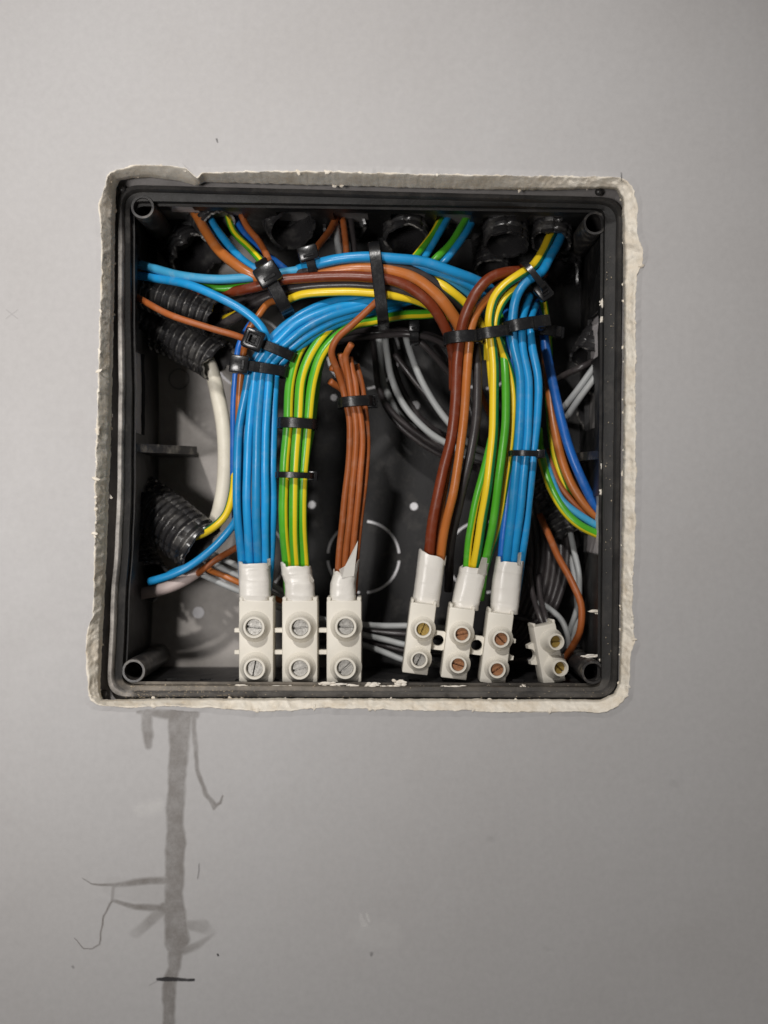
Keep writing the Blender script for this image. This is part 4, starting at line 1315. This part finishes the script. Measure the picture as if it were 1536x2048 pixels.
tie(1053, 908, 28.8, 2, 30, 6.2, 12, 'thin cable tie with grey head, right blue bundle', (.82, 18, 17, 4.2, .2))
tie(828, 668, 47, 88, 17, 4.0, 18, 'small upright cable tie on the black deep wires', (-.7, 24, 22, 4.6, 1.5))


# ------------------------------------------------------------------ white tape wraps
def tape(sections, label, notch=None, flap=None, seed=0):
    """sections: (u, v, d, half width px, half depth mm, tilt deg) from the bottom up"""
    root = empty('tape_wrap', P(*sections[0][:3]))
    tag(root, label, 'tape', 'white tape wraps above the terminals')
    org = Vector(root.location)
    ns = 64
    # smooth the sections
    rows = []
    NS = 26
    for i in range(NS + 1):
        x = i / NS * (len(sections) - 1)
        k = min(int(x), len(sections) - 2); f = x - k
        f = f * f * (3 - 2 * f)
        rows.append([sections[k][q] * (1 - f) + sections[k + 1][q] * f for q in range(6)])
    verts, faces = [], []
    for i, (u, v, d, a, b, tilt) in enumerate(rows):
        A = math.radians(tilt)
        c = P(u, v, d); s = (CAM_D + d / 1000) / CAM_D / PX
        e1 = Vector((math.cos(A), 0, -math.sin(A))); e3 = Vector((math.sin(A), 0, math.cos(A)))
        fr = i / NS
        for k in range(ns):
            t = 2 * math.pi * k / ns
            ct, st = math.cos(t), math.sin(t)
            n = 3.4
            x = math.copysign(abs(ct) ** (2 / n), ct) * a * s
            y = math.copysign(abs(st) ** (2 / n), st) * b / 1000
            wr = 1 + .022 * nz(ct * 2.2 + seed, st * 2.2, fr * 5) + .016 * nz(fr * 16, seed, ct * 1.2)
            wr += .006 * (math.sin(fr * 26 + ct * 1.5 + seed) > .55)
            p = c + e1 * x * wr - Vector((0, 1, 0)) * y * wr
            if i > NS - 7:
                f = (i - NS + 7) / 7
                up = 0.0011 * nz(ct * 1.7 + seed, st * 1.7, 4)
                if notch: up += notch(ct, st) / 1000
                p += e3 * up * f
            verts.append(p)
    # fold the lip in
    for k in range(ns):
        p = verts[NS * ns + k].copy()
        u, v, d, a, b, tilt = rows[-1]
        c = P(u, v, d)
        q = p.lerp(Vector((c.x, c.y, p.z)), .10)
        verts.append(q)
    for k in range(ns):
        p = verts[(NS + 1) * ns + k].copy(); p.z -= .004
        verts.append(p)
    for i in range(NS + 2):
        for k in range(ns):
            k2 = (k + 1) % ns
            faces.append((i * ns + k, i * ns + k2, (i + 1) * ns + k2, (i + 1) * ns + k))
    o = mesh_obj('wrap', [v - org for v in verts], faces, M['tape'], root)
    smooth_by_angle(o, 50)
    if flap:
        pts = [P(*p) - org for p in flap]
        n = len(pts)
        bm = bmesh.new()
        vs = [bm.verts.new(p) for p in pts]
        f = bm.faces.new(vs)
        bmesh.ops.solidify(bm, geom=[f], thickness=.00035)
        bm_obj('loose_flap', bm, M['tape'], root)
    return root


tape([(510, 1203, 36, 29, 5.6, 0), (510, 1190, 36, 31.5, 6.0, 0), (510, 1160, 36, 31.5, 6.3, 0), (509, 1138, 36, 31, 6.6, 0), (509, 1126, 36, 31.5, 6.8, 0)],
     'white tape wrap below the left blue bundle', lambda c, s: .8 * (c < -.6), [(534, 1118, 30), (541, 1116, 31), (541, 1130, 31), (535, 1132, 29.6)], 1)
tape([(600, 1206, 36, 27, 5.6, 0), (600, 1190, 36, 29.5, 6.0, 0), (599, 1165, 36, 29.5, 6.3, 0), (594, 1148, 36, 30, 6.4, -2), (592, 1132, 36, 30, 6.6, -3)],
     'white tape wrap below the left striped bundle', lambda c, s: 1.2 * (c < -.5), [(619, 1148, 30), (628, 1160, 31), (626, 1166, 31), (618, 1160, 30)], 2)
tape([(686, 1205, 36, 25, 5.6, 0), (686, 1190, 36, 26, 5.8, 0), (686, 1166, 36, 25, 6.0, 0), (690, 1150, 36, 24, 6.2, 3), (692, 1138, 36, 25, 6.3, 5)],
     'white tape wrap with a torn pointed flap, below brown bundle', lambda c, s: 4.5 * max(0, c) - 1.0,
     [(678, 1139, 29.0), (690, 1132, 28.6), (700, 1112, 28.6), (716, 1081, 29), (711, 1120, 30), (708, 1152, 30), (684, 1156, 29.2)], 3)
tape([(852, 1210, 38, 26, 5.6, 7), (852, 1198, 38, 27, 5.9, 7), (857, 1165, 38, 27, 6.2, 7), (861, 1132, 38, 27, 6.3, 7), (864, 1110, 38, 27.5, 6.4, 8)],
     'white tape wrap below the right brown bundle', lambda c, s: 1.6 * (-c), [(886, 1128, 32), (893, 1110, 33), (890, 1132, 33)], 4)
tape([(930, 1217, 38, 26, 5.6, 8), (931, 1205, 38, 27, 5.9, 8), (938, 1172, 38, 27.5, 6.2, 8), (944, 1148, 38, 27, 6.3, 8), (947, 1136, 38, 27.5, 6.4, 8)],
     'white tape wrap below the right striped bundle', lambda c, s: 2.2 * (c > .6), [(954, 1146, 31.4), (964, 1114, 31), (975, 1116, 31.6), (970, 1150, 32)], 5)
tape([(1008, 1225, 38, 27, 5.6, 6), (1009, 1210, 38, 28, 5.9, 6), (1012, 1175, 38, 28.5, 6.2, 6), (1016, 1145, 38, 28, 6.3, 6), (1019, 1126, 38, 27, 6.5, 6)],
     'white tape wrap below the right blue bundle', lambda c, s: 1.5 * (abs(c) > .7), [(1034, 1130, 31.5), (1036, 1106, 31), (1043, 1104, 32), (1041, 1132, 32)], 6)


# ------------------------------------------------------------------ terminal blocks
def screw(R, ang, depth):
    """slotted screw head facing -Y, radius R, top at -depth"""
    verts, faces = [], []
    n = 14
    gap = R * .15
    def seg(side):
        base = len(verts)
        a0 = math.asin(gap / R)
        pts = [(R * math.cos(a0 + (math.pi - 2 * a0) * i / n), R * math.sin(a0 + (math.pi - 2 * a0) * i / n)) for i in range(n + 1)]
        for y in (depth, depth + .0016):
            for x, z in pts: verts.append(Vector((x, y, z * side)))
        m = n + 1
        f = list(range(base, base + m))
        faces.append(tuple(f))
        for i in range(m):
            j = (i + 1) % m
            faces.append((base + i, base + j, base + m + j, base + m + i))
    seg(1); seg(-1)
    base = len(verts)
    for k in range(20):
        a = 2 * math.pi * k / 20
        verts.append(Vector((R * math.cos(a), depth + .0014, R * math.sin(a))))
    faces.append(tuple(range(base, base + 20)))
    r = Matrix.Rotation(ang, 3, 'Y')
    return [r @ v for v in verts], faces


def pole(root, x, w, h, dep, bosses, R, bh, mats, seed):
    """one pole: body (front face at y=0), with two screw towers"""
    bm = bmesh.new()
    # upper lip around the wire entry and body
    bm_box(bm, x, dep / 2, h / 2, w, dep, h, .0006, 2)
    # shallow shoulders at the top
    bm_box(bm, x - w * .43, dep * .5, h + .0004, w * .12, dep * .96, .0016, .0003, 1)
    bm_box(bm, x + w * .43, dep * .5, h + .0004, w * .12, dep * .96, .0016, .0003, 1)
    o = bm_obj('body', bm, M['block'], root)
    smooth_by_angle(o, 40)
    for k, (bx, bz) in enumerate(bosses):
        pf = [(R * 1.5, -.0004), (R * 1.42, .0001), (R * 1.26, bh * .16), (R * 1.12, bh * .38), (R * 1.04, bh * .65), (R, bh * .94), (R * .95, bh),
              (R * .79, bh), (R * .74, bh * .95), (R * .725, bh * .1), (R * .725, -.001)]
        v_, f_ = lathe(pf, 36)
        bo = mesh_obj('screw_tower', [v + Vector((x + bx, 0, bz)) for v in v_], f_, M['block'], root)
        smooth_by_angle(bo, 45)
        rnd = random.Random(seed * 10 + k)
        v_, f_ = screw(R * .70, rnd.uniform(-1.4, 1.4), -bh * .60)
        so = mesh_obj('screw', [v + Vector((x + bx, 0, bz)) for v in v_], f_, M[mats[k]], bo, smooth=False)
    return o


# left strip of three poles
s30 = .530 / .5 / PX
rootL = empty('terminal_strip', P(600, 1365, 30))
tag(rootL, 'white three pole terminal strip with grey steel screws, left', 'terminal block', 'white screw terminals')
hL = 164 * s30
for i, (uc, wd, b) in enumerate(((512, 69, ((-2, 1253), (-1, 1335))), (599.5, 71, ((2, 1254), (1, 1335))), (688, 70, ((4, 1252), (3, 1334))))):
    pole(rootL, (uc - 600) * s30, wd * s30, hL, .0135, [(bx * s30, (1365 - bz) * s30) for bx, bz in b], 22.0 * s30, .0048, ('steel', 'steel'), 3 + i)
for ua, ub in ((545.5, 565), (634, 654), (467, 478.5)):
    for vv in (1262, 1306):
        bm = bmesh.new()
        bm_box(bm, ((ua + ub) / 2 - 600) * s30, .0045, (1365 - vv) * s30, (ub - ua) * s30, .004, 9 * s30, .0002, 1)
        bm_obj('joining_bar', bm, M['block'], rootL)

# right strip of three poles, leaning
def web_part(root, x0, x1, z0, z1, hole_r, y0=.0035, th=.0030, zc=None, name='joining_web'):
    """plate between poles with a round screw hole"""
    xc, zc = (x0 + x1) / 2, (z0 + z1) / 2
    n = 32
    verts, faces = [], []
    for y in (y0, y0 + th):
        for k in range(n):
            a = 2 * math.pi * (k + .5) / n
            c, s_ = math.cos(a), math.sin(a)
            t = min((x1 - xc) / max(abs(c), 1e-6), (z1 - zc) / max(abs(s_), 1e-6))
            verts.append(Vector((xc + c * t, y, zc + s_ * t)))
            verts.append(Vector((xc + c * hole_r, y, zc + s_ * hole_r)))
    for k in range(n):
        j = (k + 1) % n
        faces.append((k * 2, j * 2, j * 2 + 1, k * 2 + 1))
        faces.append((2 * n + k * 2, 2 * n + k * 2 + 1, 2 * n + j * 2 + 1, 2 * n + j * 2))
        faces.append((k * 2 + 1, j * 2 + 1, 2 * n + j * 2 + 1, 2 * n + k * 2 + 1))
        faces.append((k * 2, 2 * n + k * 2, 2 * n + j * 2, j * 2))
    return mesh_obj(name, verts, faces, M['block'], root, smooth=False)


def ear(root, x, z, sgn, L, H, y0=.0035, th=.003):
    """stub with a half-round bite, where a neighbour was snapped off"""
    n = 10
    r = H * .30
    out = [(0, H / 2 + L * .15), (L, H / 2 - L * .1), (L, r)]
    for i in range(n + 1):
        a = math.pi / 2 + math.pi * i / n
        out.append((L + r * math.cos(a) * .95, r * math.sin(a)))
    out += [(L, -r), (L, -H / 2 + L * .1), (0, -H / 2 - L * .15)]
    m = len(out)
    verts = [Vector((x + sgn * a, y, z + b)) for y in (y0, y0 + th) for a, b in out]
    faces = [tuple(range(m)), tuple(range(2 * m - 1, m - 1, -1))] + [(k, (k + 1) % m, m + (k + 1) % m, m + k) for k in range(m)]
    o = mesh_obj('ear', verts, faces, M['block'], root, smooth=False)
    bm = bmesh.new(); bm.from_mesh(o.data); bmesh.ops.recalc_face_normals(bm, faces=bm.faces)
    bmesh.ops.triangulate(bm, faces=[f for f in bm.faces if len(f.verts) > 4]); bm.to_mesh(o.data); bm.free()
    return o


rootR = empty('terminal_strip', P(907, 1358, 29), (0, math.radians(7.2), 0))
tag(rootR, 'leaning white three pole terminal strip with coppery screws, right', 'terminal block', 'white screw terminals')
hR = 142 * s30
sp = 78 * s30
for i, m in enumerate((('brass', 'steel'), ('copper', 'copper'), ('copper', 'copper'))):
    pole(rootR, (i - 1) * sp, 52 * s30, hR, .0125, [(4.5 * s30, 92 * s30), (4.5 * s30, 31 * s30)], 17.3 * s30, .0040, m, 20 + i)
for i in (0, 1):
    web_part(rootR, (i - 1) * sp + 25.5 * s30, i * sp - 25.5 * s30, 52 * s30, 90 * s30, 11.2 * s30)
ear(rootR, sp + 25.5 * s30, 72 * s30, 1, 12 * s30, 44 * s30)

# lone terminal turned to the right
rootS = empty('terminal_block', P(1110, 1367, 32), (0, math.radians(-10.5), math.radians(13)))
tag(rootS, 'single white terminal turned aside with brass screws, lower right', 'terminal block', 'white screw terminals')
pole(rootS, 0, 48 * s30, 120 * s30, .0065, [(8 * s30, 86 * s30), (7 * s30, 33 * s30)], 17.0 * s30, .0056, ('brass', 'brass'), 31)
ear(rootS, 23.5 * s30, 64 * s30, 1, 12 * s30, 42 * s30)
ear(rootS, -23.5 * s30, 64 * s30, -1, 12 * s30, 42 * s30)

# ------------------------------------------------------------------ plaster left in the box
def lumps(name, spots, mat, parent=None, label=None):
    bm = bmesh.new()
    for (u, v, d, su, sv, sd) in spots:
        c = P(u, v, d)
        r = bmesh.ops.create_icosphere(bm, subdivisions=2, radius=1)
        sdv = random.uniform(0, 99)
        for w in r['verts']:
            p = w.co * (1 + .34 * noise.noise(w.co * 1.6 + Vector((sdv, 0, 0))) + .16 * noise.noise(w.co * 4.5 + Vector((sdv, 5, 0))))
            w.co = c + Vector((p.x * su / PX, p.y * sd / 1000, p.z * sv / PX))
    return bm_obj(name, bm, mat, parent, smooth=True)


bx = Vector(box.location)
sill = []
rnd = random.Random(4)
for (u, v, su, sv) in ((655, 1368, 16, 7), (690, 1371, 24, 6), (745, 1370, 13, 6), (800, 1366, 13, 10), (785, 1374, 22, 5), (852, 1377, 30, 4), (905, 1374, 22, 5), (940, 1379, 18, 4),
                       (1000, 1378, 22, 4), (1046, 1374, 5, 8), (1066, 1381, 16, 4), (1145, 1379, 18, 4), (1195, 1383, 20, 8), (560, 1373, 24, 4), (610, 1376, 20, 3), (1178, 1312, 20, 5), (1206, 1322, 7, 8),
                       (1200, 1226, 10, 5), (1188, 1222, 12, 4), (1218, 486, 3, 5), (1217, 525, 2, 16), (1205, 606, 6, 12), (1203, 640, 3, 10), (1211, 832, 5, 10), (1204, 930, 2.5, 14), (1203, 985, 5, 10),
                       (1206, 1155, 3, 14), (1209, 1278, 6, 18), (480, 1371, 14, 3), (1110, 1383, 14, 3)):
    dd = 17.8 if v > 1360 else (20.5 if u > 1200 and not 1215 < v < 1235 else 28)
    for k in range(20):
        a = rnd.uniform(-1, 1); b = rnd.uniform(-.8, .8)
        q = rnd.uniform(.16, .55) * (1 - .5 * abs(a))
        sill.append((u + a * su, v + b * sv * .7, dd + rnd.uniform(-.2, .2), su * q * 1.25, max(1.1, sv * q), .3 + .6 * q))
o = lumps('plaster_lump', sill, M['plaster'])
o['kind'] = 'stuff'
tag(o, 'white plaster crumbs stuck along the lower edge of the box', 'plaster', None, 'stuff')
# tan dust crumbs along the bottom left sill and corners
crumbs = []
for k in range(420):
    u = rnd.choice([rnd.uniform(240, 520), rnd.uniform(240, 1220), rnd.uniform(250, 480)])
    v = rnd.uniform(1368, 1396)
    crumbs.append((u, v, 17 if v < 1380 else 13.8, rnd.uniform(.5, 1.7), rnd.uniform(.4, 1.2), rnd.uniform(.08, .2)))
for k in range(60):
    v = rnd.uniform(500, 1380); crumbs.append((rnd.uniform(1210, 1234), v, 16.6, rnd.uniform(.5, 1.5), rnd.uniform(.6, 2.2), .2))
bm = bmesh.new()
for (u, v, d, su, sv, sd) in crumbs:
    c = P(u, v, d)
    r = bmesh.ops.create_icosphere(bm, subdivisions=1, radius=1)
    for w in r['verts']:
        p = w.co * rnd.uniform(.6, 1.3)
        w.co = c + Vector((p.x * su / PX, p.y * sd / 1000, p.z * sv / PX))
M['dust'] = plaster_material('tan_dust', (0.46, 0.39, 0.29), (0.30, 0.24, 0.17))
o = bm_obj('dust_crumb', bm, M['dust'])
tag(o, 'tan plaster dust scattered on the rim of the box', 'dust', None, 'stuff')
